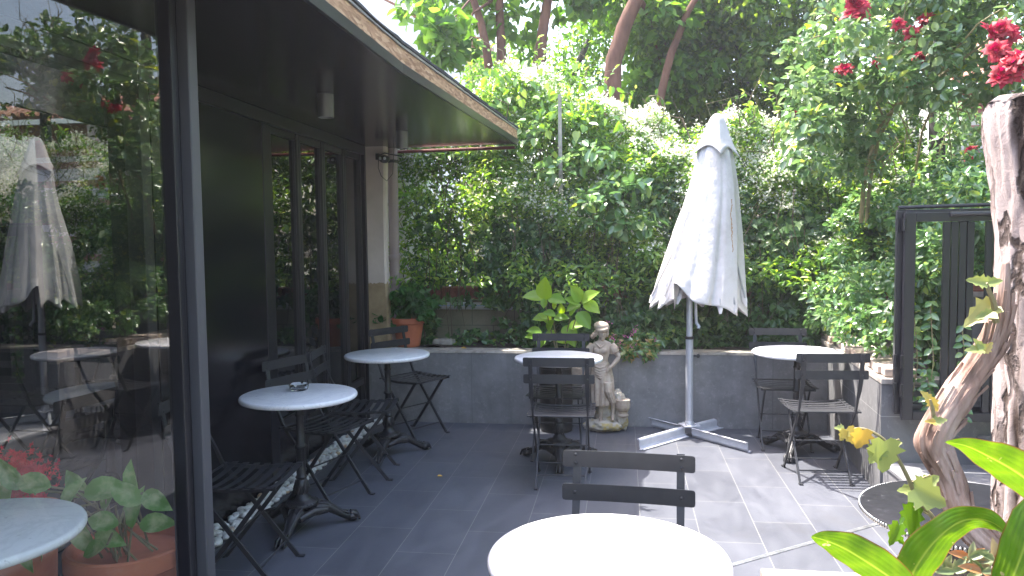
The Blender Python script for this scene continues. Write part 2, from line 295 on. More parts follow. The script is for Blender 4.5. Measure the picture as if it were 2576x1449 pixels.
lm_poth = leaf_mat('variegated_pothos_leaf', [(0, (0.10, 0.25, 0.05)), (1, (0.17, 0.36, 0.08))], 0.3, 0.35, (0.62, 0.68, 0.38), 14)
lm_canna = leaf_mat('broad_glossy_leaf', [(0, (0.045, 0.13, 0.012)), (0.6, (0.07, 0.17, 0.012)), (1, (0.12, 0.21, 0.012))], 0.45, 0.3)
lm_vineleaf = leaf_mat('young_vine_leaf', [(0, (0.16, 0.21, 0.06)), (0.4, (0.22, 0.26, 0.09)), (0.7, (0.33, 0.25, 0.06)), (1, (0.38, 0.27, 0.2))], 0.35, 0.5)
lm_mini = leaf_mat('bronze_green_leaf', [(0, (0.10, 0.15, 0.05)), (0.6, (0.20, 0.22, 0.12)), (1, (0.32, 0.15, 0.06))], 0.3, 0.4)
lm_flow = leaf_mat('white_blossom', [(0, (0.62, 0.62, 0.46)), (1, (0.80, 0.80, 0.72))], 0.3, 0.6)
lm_flowR = leaf_mat('red_petal', [(0, (0.22, 0.002, 0.010)), (1, (0.42, 0.006, 0.024))], 0.25, 0.6)
lm_pinkf = leaf_mat('pink_petal', [(0, (0.50, 0.06, 0.25)), (1, (0.68, 0.18, 0.42))], 0.3, 0.6)
lm_dead = leaf_mat('fallen_leaf', [(0, (0.42, 0.20, 0.05)), (1, (0.60, 0.42, 0.08))], 0.2, 0.6)

lm_blade = leaf_mat('broad_veined_leaf', [(0, (0.05, 0.13, 0.014)), (0.6, (0.07, 0.17, 0.014)), (1, (0.11, 0.20, 0.016))], 0.45, 0.28)
t_ = lm_blade.node_tree; pr_ = t_.nodes['Principled BSDF']; src = pr_.inputs['Base Color'].links[0].from_socket
au = t_.nodes.new('ShaderNodeAttribute'); au.attribute_name = 'vein'; ae = t_.nodes.new('ShaderNodeAttribute'); ae.attribute_name = 'edge'
c_ = mixc(t_, ramp(t_, nz(t_, tc(t_), 26, 5), [(0.35, grey(0)), (0.7, grey(0.55))]), src, (0.035, 0.085, 0.014))
c_ = mixc(t_, au.outputs['Fac'], c_, (0.20, 0.29, 0.06)); c_ = mixc(t_, ae.outputs['Fac'], c_, (0.16, 0.05, 0.03))
c_ = mixc(t_, ramp(t_, nz(t_, tc(t_, 'Object', (1, 1, 1), (5, 2, 0)), 60, 2), [(0.70, grey(0)), (0.74, grey(0.8))]), c_, (0.35, 0.30, 0.16))
t_.links.new(c_, pr_.inputs['Base Color'])
for n_ in t_.nodes:
    if n_.type == 'HUE_SAT': t_.links.new(c_, n_.inputs['Color'])
bump(t_, pr_, au.outputs['Fac'], 0.25, 0.002)
# ------------------------------------------------------------------ object helpers
def thing(name, label, cat, loc=(0, 0, 0), rotz=0.0, group=None):
    o = bpy.data.objects.new(name, None); COL.objects.link(o); o.empty_display_size = 0.1
    o.location = loc; o.rotation_euler = (0, 0, rotz); o['label'] = label; o['category'] = cat
    if group: o['group'] = group
    return o
def tag(o, label, cat, group=None, kind=None):
    if label: o['label'] = label
    if cat: o['category'] = cat
    if group: o['group'] = group
    if kind: o['kind'] = kind
    return o
class MB:
    def __init__(s): s.v = []; s.f = []; s.m = []; s.mi = 0
    def add(s, vs, fs):
        b = len(s.v); s.v += [tuple(p) for p in vs]; s.f += [tuple(i+b for i in f) for f in fs]; s.m += [s.mi]*len(fs); return s
    def box(s, c, d, rz=0.0, R=None):
        x, y, z = d[0]/2, d[1]/2, d[2]/2
        vs = [Vector((a*x, b*y, e*z)) for e in (-1, 1) for a, b in ((-1, -1), (1, -1), (1, 1), (-1, 1))]
        R = R or Matrix.Rotation(rz, 3, 'Z')
        vs = [R @ p + Vector(c) for p in vs]
        return s.add(vs, [(3, 2, 1, 0), (4, 5, 6, 7), (0, 1, 5, 4), (1, 2, 6, 5), (2, 3, 7, 6), (3, 0, 4, 7)])
    def b2(s, lo, hi):
        return s.box([(a+b)/2 for a, b in zip(lo, hi)], [b-a for a, b in zip(lo, hi)])
    def rings(s, rs, caps=True, closed=True):
        n = len(rs[0]); vs = [p for r in rs for p in r]; fs = []
        for i in range(len(rs)-1):
            for j in range(n if closed else n-1):
                k = (j+1) % n; fs.append((i*n+j, i*n+k, (i+1)*n+k, (i+1)*n+j))
        if caps and closed: fs.append(tuple(range(n-1, -1, -1))); fs.append(tuple((len(rs)-1)*n+j for j in range(n)))
        return s.add(vs, fs)
    def tube(s, pts, r, n=8, flat=1.0, wdir=None):
        pts = [Vector(p) for p in pts]; rs = r if hasattr(r, '__len__') else [r]*len(pts); out = []
        prev = None
        for i, p in enumerate(pts):
            t = (pts[min(i+1, len(pts)-1)] - pts[max(i-1, 0)]).normalized()
            if wdir is not None: a = Vector(wdir); a = (a - t*a.dot(t)).normalized()
            elif prev is None:
                a = Vector((0, 0, 1)) if abs(t.z) < 0.9 else Vector((1, 0, 0)); a = (a - t*a.dot(t)).normalized()
            else: a = (prev - t*prev.dot(t)).normalized()
            prev = a; b = t.cross(a)
            rr = rs[i]
            ra, rb = (rr if hasattr(rr, '__len__') else (rr, rr*flat))
            off = PI/n if n == 4 else 0
            kf = math.sqrt(2) if n == 4 else 1
            out.append([p + a*ra*kf*math.cos(2*PI*j/n+off) + b*rb*kf*math.sin(2*PI*j/n+off) for j in range(n)])
        return s.rings(out)
    def lathe(s, prof, n=32, c=(0, 0, 0)):
        return s.rings([[(c[0]+r*math.cos(2*PI*j/n), c[1]+r*math.sin(2*PI*j/n), c[2]+z) for j in range(n)] for r, z in prof])
    def ell(s, c, d, n=16, m=10, R=None):
        out = []
        for i in range(m+1):
            a = -PI/2 + PI*min(max(i/m, 0.01), 0.99)
            ring = []
            for j in range(n):
                p = Vector((d[0]*math.cos(a)*math.cos(2*PI*j/n), d[1]*math.cos(a)*math.sin(2*PI*j/n), d[2]*math.sin(a)))
                if R: p = R @ p
                ring.append(p + Vector(c))
            out.append(ring)
        return s.rings(out)
    def build(s, name, mat, parent=None, smooth=False, off=None, bevel=0, angle=40):
        me = bpy.data.meshes.new(name)
        vs = s.v if off is None else [(a-off[0], b-off[1], c-off[2]) for a, b, c in s.v]
        me.from_pydata(vs, [], s.f)
        for mt in (mat if isinstance(mat, (list, tuple)) else [mat]): me.materials.append(mt)
        if any(s.m): me.polygons.foreach_set('material_index', s.m)
        if smooth: me.polygons.foreach_set('use_smooth', [True]*len(me.polygons))
        me.update()
        o = bpy.data.objects.new(name, me); COL.objects.link(o)
        if parent: o.parent = parent
        if smooth == 'auto' or (smooth and angle < 180):
            try:
                me.set_sharp_from_angle(angle=rad(angle))
            except Exception: pass
        if bevel:
            bv = o.modifiers.new('bevel', 'BEVEL'); bv.width = bevel; bv.segments = 2; bv.limit_method = 'ANGLE'
        return o
def copy_tree(o, parent=None):
    c = o.copy(); COL.objects.link(c)
    if parent: c.parent = parent
    for ch in list(o.children): copy_tree(ch, c)
    return c
def place(src, used, loc, rotz, label, group=None):
    o = src if not used else copy_tree(src)
    o.location = loc; o.rotation_euler = (0, 0, rotz); o['label'] = label
    if group: o['group'] = group
    return o

# leaf cards: template rows (u along, v across, w lift), faces
def sym(half, fold=0.12, curl=-0.12):
    # half outline from base to tip on +v side (excluding base and tip)
    vs = [(0, 0, 0)] + [(u, v, fold*v+curl*u*u) for u, v in half] + [(1, 0, curl)] + [(u, -v, fold*v+curl*u*u) for u, v in reversed(half)]
    n = len(half)
    return np.array(vs, float), [list(range(0, n+2)), [0] + list(range(n+1, 2*n+2))]
T_LANCE = sym([(0.28, 0.42), (0.62, 0.40)], 0.35, -0.18)
T_OVAL = sym([(0.12, 0.34), (0.4, 0.5), (0.72, 0.38)], 0.25, -0.2)
T_IVY = sym([(-0.12, 0.26), (0.05, 0.55), (0.28, 0.28), (0.45, 0.42), (0.62, 0.16)], 0.2, -0.15)
T_HEART = sym([(-0.08, 0.25), (0.1, 0.5), (0.4, 0.5), (0.75, 0.24)], 0.2, -0.25)
T_VINE = sym([(-0.12, 0.2), (-0.02, 0.5), (0.14, 0.42), (0.25, 0.66), (0.4, 0.36), (0.55, 0.46), (0.72, 0.22), (0.85, 0.2)], 0.25, -0.3)
_st = [(0.35*math.cos(a)*k+0.5, 0.5*math.sin(a)*k, 0.0) for i in range(10) for a, k in [(2*PI*i/10, 1.0 if i % 2 == 0 else 0.35)]]
T_STAR = (np.array(_st), [list(range(10))])
def unit(a): return a/np.maximum(np.linalg.norm(a, axis=1, keepdims=True), 1e-9)
def leaves(name, mat, parent, pos, dr, nr, L, W, T, off=None, kind=None):
    pos = np.asarray(pos, float); N = len(pos)
    dr = unit(np.asarray(dr, float)); nr = np.asarray(nr, float); nr = unit(nr - dr*np.sum(nr*dr, 1, keepdims=True))
    sd = np.cross(dr, nr); L = np.broadcast_to(L, (N,)); W = np.broadcast_to(W, (N,))
    tv, tf = T; K = len(tv)
    v = (pos[:, None, :] + dr[:, None, :]*(tv[None, :, 0:1]*L[:, None, None]) + sd[:, None, :]*(tv[None, :, 1:2]*W[:, None, None])
         + nr[:, None, :]*(tv[None, :, 2:3]*L[:, None, None]))
    if off is not None: v = v - np.array(off)[None, None, :]
    me = bpy.data.meshes.new(name)
    nf = len(tf); sizes = np.array([len(f) for f in tf]); flat = np.concatenate([np.array(f) for f in tf])
    me.vertices.add(N*K); me.vertices.foreach_set('co', v.reshape(-1))
    idx = (flat[None, :] + (np.arange(N)*K)[:, None]).reshape(-1).astype(np.int32)
    tot = np.tile(sizes, N).astype(np.int32); st = np.concatenate([[0], np.cumsum(tot)[:-1]]).astype(np.int32)
    me.loops.add(len(idx)); me.loops.foreach_set('vertex_index', idx)
    me.polygons.add(N*nf); me.polygons.foreach_set('loop_start', st); me.polygons.foreach_set('loop_total', tot)
    me.materials.append(mat); me.update(calc_edges=True); me.validate()
    o = bpy.data.objects.new(name, me); COL.objects.link(o)
    if parent: o.parent = parent
    if kind: o['kind'] = kind
    return o
def rnd(n, s=1.0): return rng.normal(0, s, (n, 3))
def vnoise(p, s, seed=0.0):
    return np.array([noise.noise((a*s+seed, b*s-seed, c*s+2*seed)) for a, b, c in p])

# ================================================================== SETTING
g = MB(); g.b2((-40, -20, -0.3), (40, 60, -0.012)); o = g.build('ground', m_ground); o['kind'] = 'structure'
g = MB(); g.b2((-2.6, -3, -0.01), (3.2, 6.3, 0.0)); o = g.build('patio_floor', m_floor); o['kind'] = 'structure'
g = MB(); a = atZ(1790, 1437); b = atZ(2215, 1316)
for k in (-1, 0, 1):
    d = (b-a).normalized(); nn = Vector((-d.y, d.x, 0))*0.009*k
    g.tube([a+nn+Vector((0, 0, 0.002)), b+nn+Vector((0, 0, 0.002))], 0.0032, 6)
o = g.build('floor_trim', m_silver); tag(o, 'thin ribbed metal strip let into the slate floor before the steps', 'metal strip')

# white pebble strip
g = MB(); gv = []
for i in range(900):
    x = -2.065 + random.uniform(-0.062, 0.065); y = random.uniform(1.6, 6.16)
    z = 0.012 + random.uniform(0, 0.016)
    R = Matrix.Rotation(random.uniform(0, 6.3), 3, 'Z') @ Matrix.Rotation(random.uniform(-0.5, 0.5), 3, 'X')
    s = random.uniform(0.013, 0.024)
    g.ell((x, y, z), (s*random.uniform(1.0, 1.5), s*random.uniform(0.7, 1.0), s*random.uniform(0.55, 0.8)), 9, 6, R)
o = g.build('pebbles', m_pebble, None, True, angle=180); tag(o, 'strip of white marble pebbles along the foot of the black facade', 'pebbles', kind='stuff')

# ================================================================== CAFE BUILDING (left)
bld = thing('cafe_building', 'black glazed cafe front with overhanging glossy black eave along the left side', 'building', (-2.2, 3, 0))
BO = (-2.2, 3, 0)
FX = -2.15
g = MB(); g.b2((-2.22, 3.30, 0.0), (FX, 4.40, 2.232)); g.build('facade_panel', m_panel, bld, off=BO)
g = MB(); g.b2((-2.6, -2, 0.0), (-2.28, 6.25, 2.9)); g.build('wall', m_panel, bld, off=BO)
g = MB(); g.b2((-2.24, 3.2, 2.235), (FX+0.015, 6.22, 2.309)); g.b2((-2.24, -2, 2.235), (FX+0.015, 3.197, 2.309)); g.build('head_rail', m_frame, bld, off=BO, bevel=0.004)
# windows : bays between these mullions
edges = [4.32, 4.56+0.02, 4.99, 5.42, 5.83, 6.215]
edges = [4.515, 4.955, 5.385, 5.81, 6.20]
def window(y0, y1, zb=0.355):
    f = MB()
    for yy, s in ((y0, 1), (y1, -1)):
        f.b2((-2.235, min(yy+s*0.003, yy+s*0.034), 0.02), (FX-0.01, max(yy+s*0.003, yy+s*0.034), 2.235))
        f.b2((-2.235, min(yy+s*0.035, yy+s*0.047), zb), (FX-0.022, max(yy+s*0.035, yy+s*0.047), 2.19))
    f.b2((-2.235, y0+0.036, zb-0.035), (FX-0.014, y1-0.036, zb+0.02))
    f.b2((-2.235, y0+0.036, 2.192), (FX-0.014, y1-0.036, 2.235))
    w_ = f.build('window', m_frame, bld, off=BO, bevel=0.003)
    p = MB(); p.b2((-2.225, y0+0.05, 0.02), (-2.19, y1-0.05, zb-0.035)); p.build('panel', m_panel, w_, off=BO)
    p = MB(); p.b2((-2.195, y0+0.04, zb+0.02), (-2.188, y1-0.04, 2.19)); p.build('pane', m_win, w_, off=BO)
for a, b in zip(edges[:-1], edges[1:]): window(a, b)
g = MB(); g.b2((-2.24, 4.403, 0.0), (FX+0.004, 4.513, 2.233)); g.build('mullion', m_frame, bld, off=BO, bevel=0.004)
# large fixed glazing nearer the camera
f = MB()
for yy in (3.22, 1.3, -0.6): f.b2((-2.26, yy, 0.0), (FX, yy+0.07, 2.235))
f.b2((-2.26, -0.53, 0.02), (FX-0.005, 1.3, 0.09)); f.b2((-2.26, 1.37, 0.02), (FX-0.005, 3.22, 0.09))
w_ = f.build('window', m_frame, bld, off=BO, bevel=0.003)
for y0, y1 in ((-0.53, 1.3), (1.37, 3.22)):
    p = MB(); p.b2((-2.24, y0, 0.09), (-2.232, y1, 2.235)); p.build('pane', m_win, w_, off=BO)
# roof / eave: soffit at 2.31, outer edge slightly skewed
def eave_x(y): return float(np.interp(y, [-2, 2.4, 3.0, 3.6, 5.06, 6.48], [-1.02, -1.035, -1.042, -1.04, -0.959, -0.873]))
ys = [-2.0, 1.0, 2.5, 3.6, 5.0, 6.44]
def eaveslab(x_in, zlo, zhi, xo0, xo1):
    g = MB(); rs = []
    for y in ys:
        e = eave_x(y); rs.append([(e+xo0 if x_in is None else x_in, y, zlo), (e+xo1, y, zlo), (e+xo1, y, zhi), (e+xo0 if x_in is None else x_in, y, zhi)])
    return g.rings(rs)
eaveslab(-2.6, 2.31, 2.318, 0, -0.012).build('soffit', m_soffit, bld, off=BO)
cn = eaveslab(-2.6, 2.32, 2.44, 0, -0.03).build('canopy_roof', m_felt, bld, off=BO)
eaveslab(None, 2.306, 2.352, -0.012, 0.004).build('drip_trim', m_frame, cn, off=BO)
def wavy(zlo, zhi, xo0, xo1, amp, seed, name, mat):
    g = MB(); rs = []
    for i in range(90):
        y = -2.0 + i*8.44/89; e = eave_x(y); n_ = amp*noise.noise((y*1.7, seed, 0)) + amp*0.4*noise.noise((y*9, seed, 3))
        rs.append([(e+xo0, y, zlo), (e+xo1, y, zlo), (e+xo1+n_, y, zhi+n_), (e+xo0, y, zhi+n_)])
    g.rings(rs).build(name, mat, cn, off=BO)
wavy(2.354, 2.425, -0.03, -0.004, 0.004, 1.0, 'fascia_board', m_osb)
wavy(2.428, 2.438, -0.05, 0.004, 0.006, 2.0, 'edge_flashing', m_silver)
wavy(2.442, 2.456, -0.2, 0.010, 0.009, 3.0, 'membrane', m_felt)
# end pillar
g = MB(); g.b2((-4.2, 6.44, 0.0), (-2.09, 8.2, 3.2)); g.build('sun_block_wall', m_bldg, bld, off=BO)  # mass hidden behind the pillar, added to block a sun leak onto the floor
g = MB(); rs = []
for z in np.linspace(0.55, 3.2, 24):
    x1 = -1.982 + 0.008*math.sin(z*3.1); rs.append([(-2.5, 6.28, z), (x1-0.015, 6.28, z), (x1, 6.295, z), (x1, 6.36, z), (-2.5, 6.36, z)])
g.rings(rs).build('end_pillar', m_pillar, bld, off=BO)
g = MB(); g.b2((-2.30, 6.222, 0.0), (-2.142, 6.262, 2.306)); g.build('corner_post', m_frame, bld, off=BO)
g = MB(); g.tube([(-1.97, 6.50, 2.285), (-0.90, 6.43, 2.285)], 0.014, 8); o = g.build('red_rail', m_red)
tag(o, 'thin dark red metal rail under the far end of the black eave', 'metal rail')

# downlights
def downlight(loc, first, label):
    if not first: return place(DL, True, loc, 0, label)
    t = thing('ceiling_lamp', label, 'lamp', loc, 0, 'cylinder lamps under the eave')
    g = MB(); g.lathe([(0.044, 0), (0.044, -0.118), (0.042, -0.124), (0.036, -0.124), (0.034, -0.11), (0.001, -0.11)], 28); g.build('lamp_housing', m_lampgrey, t, True)
    g = MB(); g.lathe([(0.033, -0.112), (0.02, -0.106), (0.002, -0.104)], 20); g.build('lens', m_glass, t, True)
    return t
DL = downlight((-1.60, 4.04, 2.308), True, 'grey cylindrical downlight under the eave, the nearer and larger one')
downlight((-1.594, 5.477, 2.308), False, 'grey cylindrical downlight under the eave in front of the downpipe, the farther one')

# downpipe
t = thing('downpipe', 'pinkish painted round downpipe beside the pillar at the hedge', 'drainpipe', (-1.972, 6.47, 0.6))
g = MB(); g.tube([(0, 0, 0.0), (0, 0, 2.6)], 0.044, 20); g.build('pipe', m_pipe, t, True)
for z in (0.77, 0.545): g = MB(); g.lathe([(0.047, -0.02), (0.052, -0.012), (0.052, 0.02), (0.047, 0.03)], 20, (0, 0, z)); g.build('pipe_collar', m_pipe, t, True)
g = MB(); g.lathe([(0.048, -0.012), (0.051, -0.008), (0.051, 0.012), (0.048, 0.014)], 20, (0, 0, 1.60)); g.build('clamp', m_black, t, True)
# security camera
p = atY(967, 400, 6.22)
t = thing('security_camera', 'small black security camera fixed beside the white pillar top', 'camera', p)
g = MB(); g.ell((0, 0, 0), (0.045, 0.06, 0.034), 16, 10); g.build('housing', m_black, t, True)
for s in (-1, 1): g = MB(); g.ell((s*0.018, -0.052, 0), (0.013, 0.010, 0.013), 12, 8); g.build('lens', m_pvc, t, True)
g = MB(); g.box((-0.055, 0.0, 0.02), (0.03, 0.04, 0.05)); g.tube([(-0.05, 0, 0.03), (0, 0.01, 0.05), (0.12, 0.1, 0.03)], 0.006, 6); g.build('bracket', m_black, t)
g = MB(); pts = [(-0.05, 0, 0), (-0.055, 0, -0.07), (-0.03, 0.0, -0.14), (0.01, 0.02, -0.18), (0.06, 0.03, -0.12), (0.07, 0.05, 0.1), (0.03, 0.05, 0.22)]; g.tube(pts, 0.003, 5); g.build('cable', m_black, t)

# ================================================================== NEAR GLASS LEAF (open glazed door)
QX, QY = -1.415, 2.33
t = thing('glass_door_leaf', 'large open glazed door leaf with a black and grey frame at the left', 'glass door', (QX, QY, 0), math.atan(-0.061))
# local: +y away from camera along the leaf; the frame post stands at y=0
Z1 = 2.30
g = MB(); g.b2((-0.055, -0.034, 0.0), (0.0, -0.005, Z1)); g.b2((-0.048, -0.0045, 0.0), (-0.006, 0.012, Z1)); g.build('frame_stile', m_frame, t, bevel=0.003)
g = MB(); g.b2((-0.012, 0.0125, 0.0), (0.030, 0.060, Z1)); g.build('edge_profile', m_framel, t, bevel=0.004)
g = MB(); g.b2((-0.05, -1.9, 0.0), (-0.005, -0.057, 0.075)); g.build('bottom_rail', m_frame, t, bevel=0.003)
g = MB(); g.b2((-0.030, -1.9, 0.076), (-0.024, -0.057, Z1)); g.build('pane', m_glass, t)

# ================================================================== PLANTER WALLS
t = thing('planter_wall', 'low grey stone clad planter wall with worn coping under the hedge', 'planter', (-0.3, 6.25, 0)); PO = (-0.3, 6.25, 0)
g = MB(); g.b2((-2.13, 6.19, 0), (1.56, 6.215, 0.585)); g.build('cladding', m_clad, t, off=PO)
g = MB(); rs = []
for i in range(60):
    x = -2.0 + i*3.56/59; n_ = 0.006*noise.noise((x*9, 0, 0)); rs.append([(x, 6.183+n_, 0.587), (x, 6.36, 0.587), (x, 6.36, 0.606), (x, 6.19+n_, 0.606+0.4*n_)])
g.rings(rs).build('coping', m_coping, t, off=PO)
g = MB(); n_ = 70; m_ = 10; vs = []; fs = []
for i in range(n_+1):
    for j in range(m_+1):
        x = -2.1+3.9*i/n_; y = 6.34+0.56*j/m_; vs.append((x, y, 0.57+0.05*noise.noise((x*4, y*6, 0))+0.03))
for i in range(n_):
    for j in range(m_): a = i*(m_+1)+j; fs.append((a, a+m_+1, a+m_+2, a+1))
g.add(vs, fs); g.build('soil', m_soil, t, True, off=PO)
g = MB(); g.b2((-2.12, 6.88, 0.0), (3.4, 7.06, 0.965)); g.build('block_wall', m_block, t, off=PO)
g = MB(); x = -2.1
while x < 3.3:
    w_ = 0.075; g.box((x+w_/2, 6.955+random.uniform(-0.006, 0.006), 1.035+random.uniform(-0.004, 0.004)), (w_-0.006, 0.23, 0.105)); x += w_
g.build('brick_coping', m_brick, t, off=PO, bevel=0.005)
# white waste pipe
t = thing('waste_pipe', 'long white plastic pipe with blue line running under the brick coping', 'pipe', (-2.0, 6.83, 0.925))
g = MB(); g.tube([(0, 0, 0), (4.4, 0, -0.02)], 0.033, 16); g.build('pipe', m_pvc, t, True)
g = MB(); g.tube([(0.001, -0.0335, 0.004), (4.4, -0.0335, -0.016)], 0.002, 4); g.build('print_line', m_blue, t)
for xa in (0.98, 2.9): g = MB(); g.tube([(xa, 0, -0.0045*xa), (xa+0.05, 0, -0.0045*xa)], 0.037, 16); g.build('socket_joint', m_pvc, t, True)

# right planter: near corner N(1.46,4.63), inner corner F(1.58,6.2)
t = thing('side_planter', 'raised grey planter with pale brick cap and trailing periwinkle at the right', 'planter', (1.8, 5.4, 0)); RO = (1.8, 5.4, 0)
g = MB(); g.rings([[(1.46, 4.63, z), (3.1, 4.63, z), (3.1, 6.9, z), (1.60, 6.9, z)] for z in (0.0, 0.655)]); g.build('cladding', m_cladR, t, off=RO)
g = MB(); rs = [[(1.455, 4.62, z), (1.60, 4.62, z), (1.74, 6.87, z), (1.592, 6.87, z)] for z in (0.658, 0.69)]; g.rings(rs)
g.rings([[(1.602, 4.62, z), (3.1, 4.62, z), (3.1, 4.74, z), (1.61, 4.74, z)] for z in (0.658, 0.69)]); g.build('coping', m_coping, t, off=RO, bevel=0.004)
g = MB(); y = 4.65
while y < 6.7:
    xx = 1.475 + (y-4.63)*0.062; R = Matrix.Rotation(-0.06+random.uniform(-0.07, 0.07), 3, 'Z')
    g.box((xx+0.10, y+0.05, 0.715+random.uniform(-0.006, 0.006)), (0.19+random.uniform(-0.02, 0.02), 0.095, 0.046), R=R); y += 0.108
g.build('brick_cap', m_brickp, t, off=RO, bevel=0.005)
g = MB(); g.b2((1.72, 4.75, 0.60), (3.05, 6.85, 0.70)); g.build('soil', m_soil, t, off=RO)

# steps
t = thing('stone_steps', 'grey stone steps climbing to the right beside the planter', 'steps', (1.9, 4.1, 0)); SO = (1.9, 4.1, 0)
g = MB(); g.rings([[(1.475, 4.626, z), (1.53, 2.6, z), (1.99, 2.6, z), (1.99, 4.626, z)] for z in (0, 0.182)]); g.rings([[(1.985, 4.626, z), (1.992, 2.6, z), (4.5, 2.6, z), (4.5, 4.626, z)] for z in (0, 0.352)])
g.build('riser', m_step, t, off=SO)
g = MB(); g.rings([[(1.465, 4.625, z), (1.52, 2.6, z), (1.984, 2.6, z), (1.984, 4.625, z)] for z in (0.184, 0.204)]); g.build('tread', m_step, t, off=SO, bevel=0.003)
g = MB(); g.rings([[(1.972, 4.625, z), (1.98, 2.6, z), (4.5, 2.6, z), (4.5, 4.625, z)] for z in (0.354, 0.374)]); g.build('tread', m_step, t, off=SO, bevel=0.003)
g = MB()
for k in range(4): g.tube([(1.472+k*0.009, 4.62, 0.2055), (1.527+k*0.009, 2.6, 0.2055)], 0.0028, 5)
g.build('nosing', m_silver, t, off=SO)
t = thing('tall_planter', 'tall dark grey planter box with dry brick top behind the tree trunk', 'planter', (2.7, 5.0, 0)); TO = (2.7, 5.0, 0)
g = MB(); g.b2((1.93, 4.64, 0.70), (3.6, 5.0, 1.155)); g.build('cladding', m_clad, t, off=TO)
g = MB(); g.b2((1.92, 4.63, 1.158), (3.6, 5.01, 1.185)); g.build('coping', m_coping, t, off=TO)
g = MB()
for k in range(7): g.box((2.0+k*0.12, 4.70, 1.211), (0.105, 0.09, 0.048), random.uniform(-0.15, 0.15))
g.build('brick_cap', m_brick, t, off=TO, bevel=0.005)
# pinkish ledge, bottom edge of the picture
a = atZ(1915, 1427, 0.72); 
t0 = atZ(1912, 1428, 0.45)
g = MB(); g.b2((t0.x, t0.y-0.9, 0.0), (t0.x+1.4, t0.y, 0.45)); o = g.build('stone_ledge', m_coping, None, bevel=0.006); tag(o, 'pale pinkish stone ledge at the bottom right edge', 'ledge')
LEDGE = t0.copy()

# ================================================================== GATE (folded black frames)
t = thing('metal_gate', 'folded black metal gate frames beside the planter at the right', 'gate', (1.515, 4.46, 0.0), rad(-3)); 
def gframe(x0, x1, y, zb=0.49, zt=1.63, w=0.055, name='gate_frame'):
    g = MB(); d = 0.036
    g.b2((x0, y, zb), (x0+w, y+d, zt)); g.b2((x1-w, y, zb), (x1, y+d, zt))
    g.b2((x0+w+0.001, y+0.002, zt-0.05), (x1-w-0.001, y+d-0.002, zt)); g.b2((x0+w+0.001, y+0.002, zb), (x1-w-0.001, y+d-0.002, zb+0.05))
    return g.build(name, m_frame, t, bevel=0.003)
gframe(0.0, 0.62, 0.0); gframe(-0.028, 0.33, 0.05, 0.52, 1.64, 0.04); gframe(-0.012, 0.60, 0.10, 0.50, 1.65, 0.045)
for x in (0.195, 0.235, 0.275, 0.315, 0.405, 0.445, 0.485, 0.525):
    g = MB(); g.b2((x, 0.008 + (x > 0.28)*0.003, 0.541), (x+0.034, 0.030, 1.578)); g.build('bar', m_frame, t, bevel=0.002)
g = MB(); g.tube([(0.22, -0.012, 1.618), (0.62, -0.012, 1.622)], 0.013, 8); g.tube([(-0.02, 0.06, 1.66), (0.55, 0.07, 1.67)], 0.010, 8); g.build('top_rail', m_frame, t, True)
for z in (0.62, 0.78, 1.53): g = MB(); g.tube([(-0.006, -0.008, z), (-0.006, -0.008, z+0.07)], 0.009, 8); g.tube([(-0.03, 0.03, z), (-0.03, 0.03, z+0.07)], 0.009, 8); g.build('hinge', m_black, t, True)

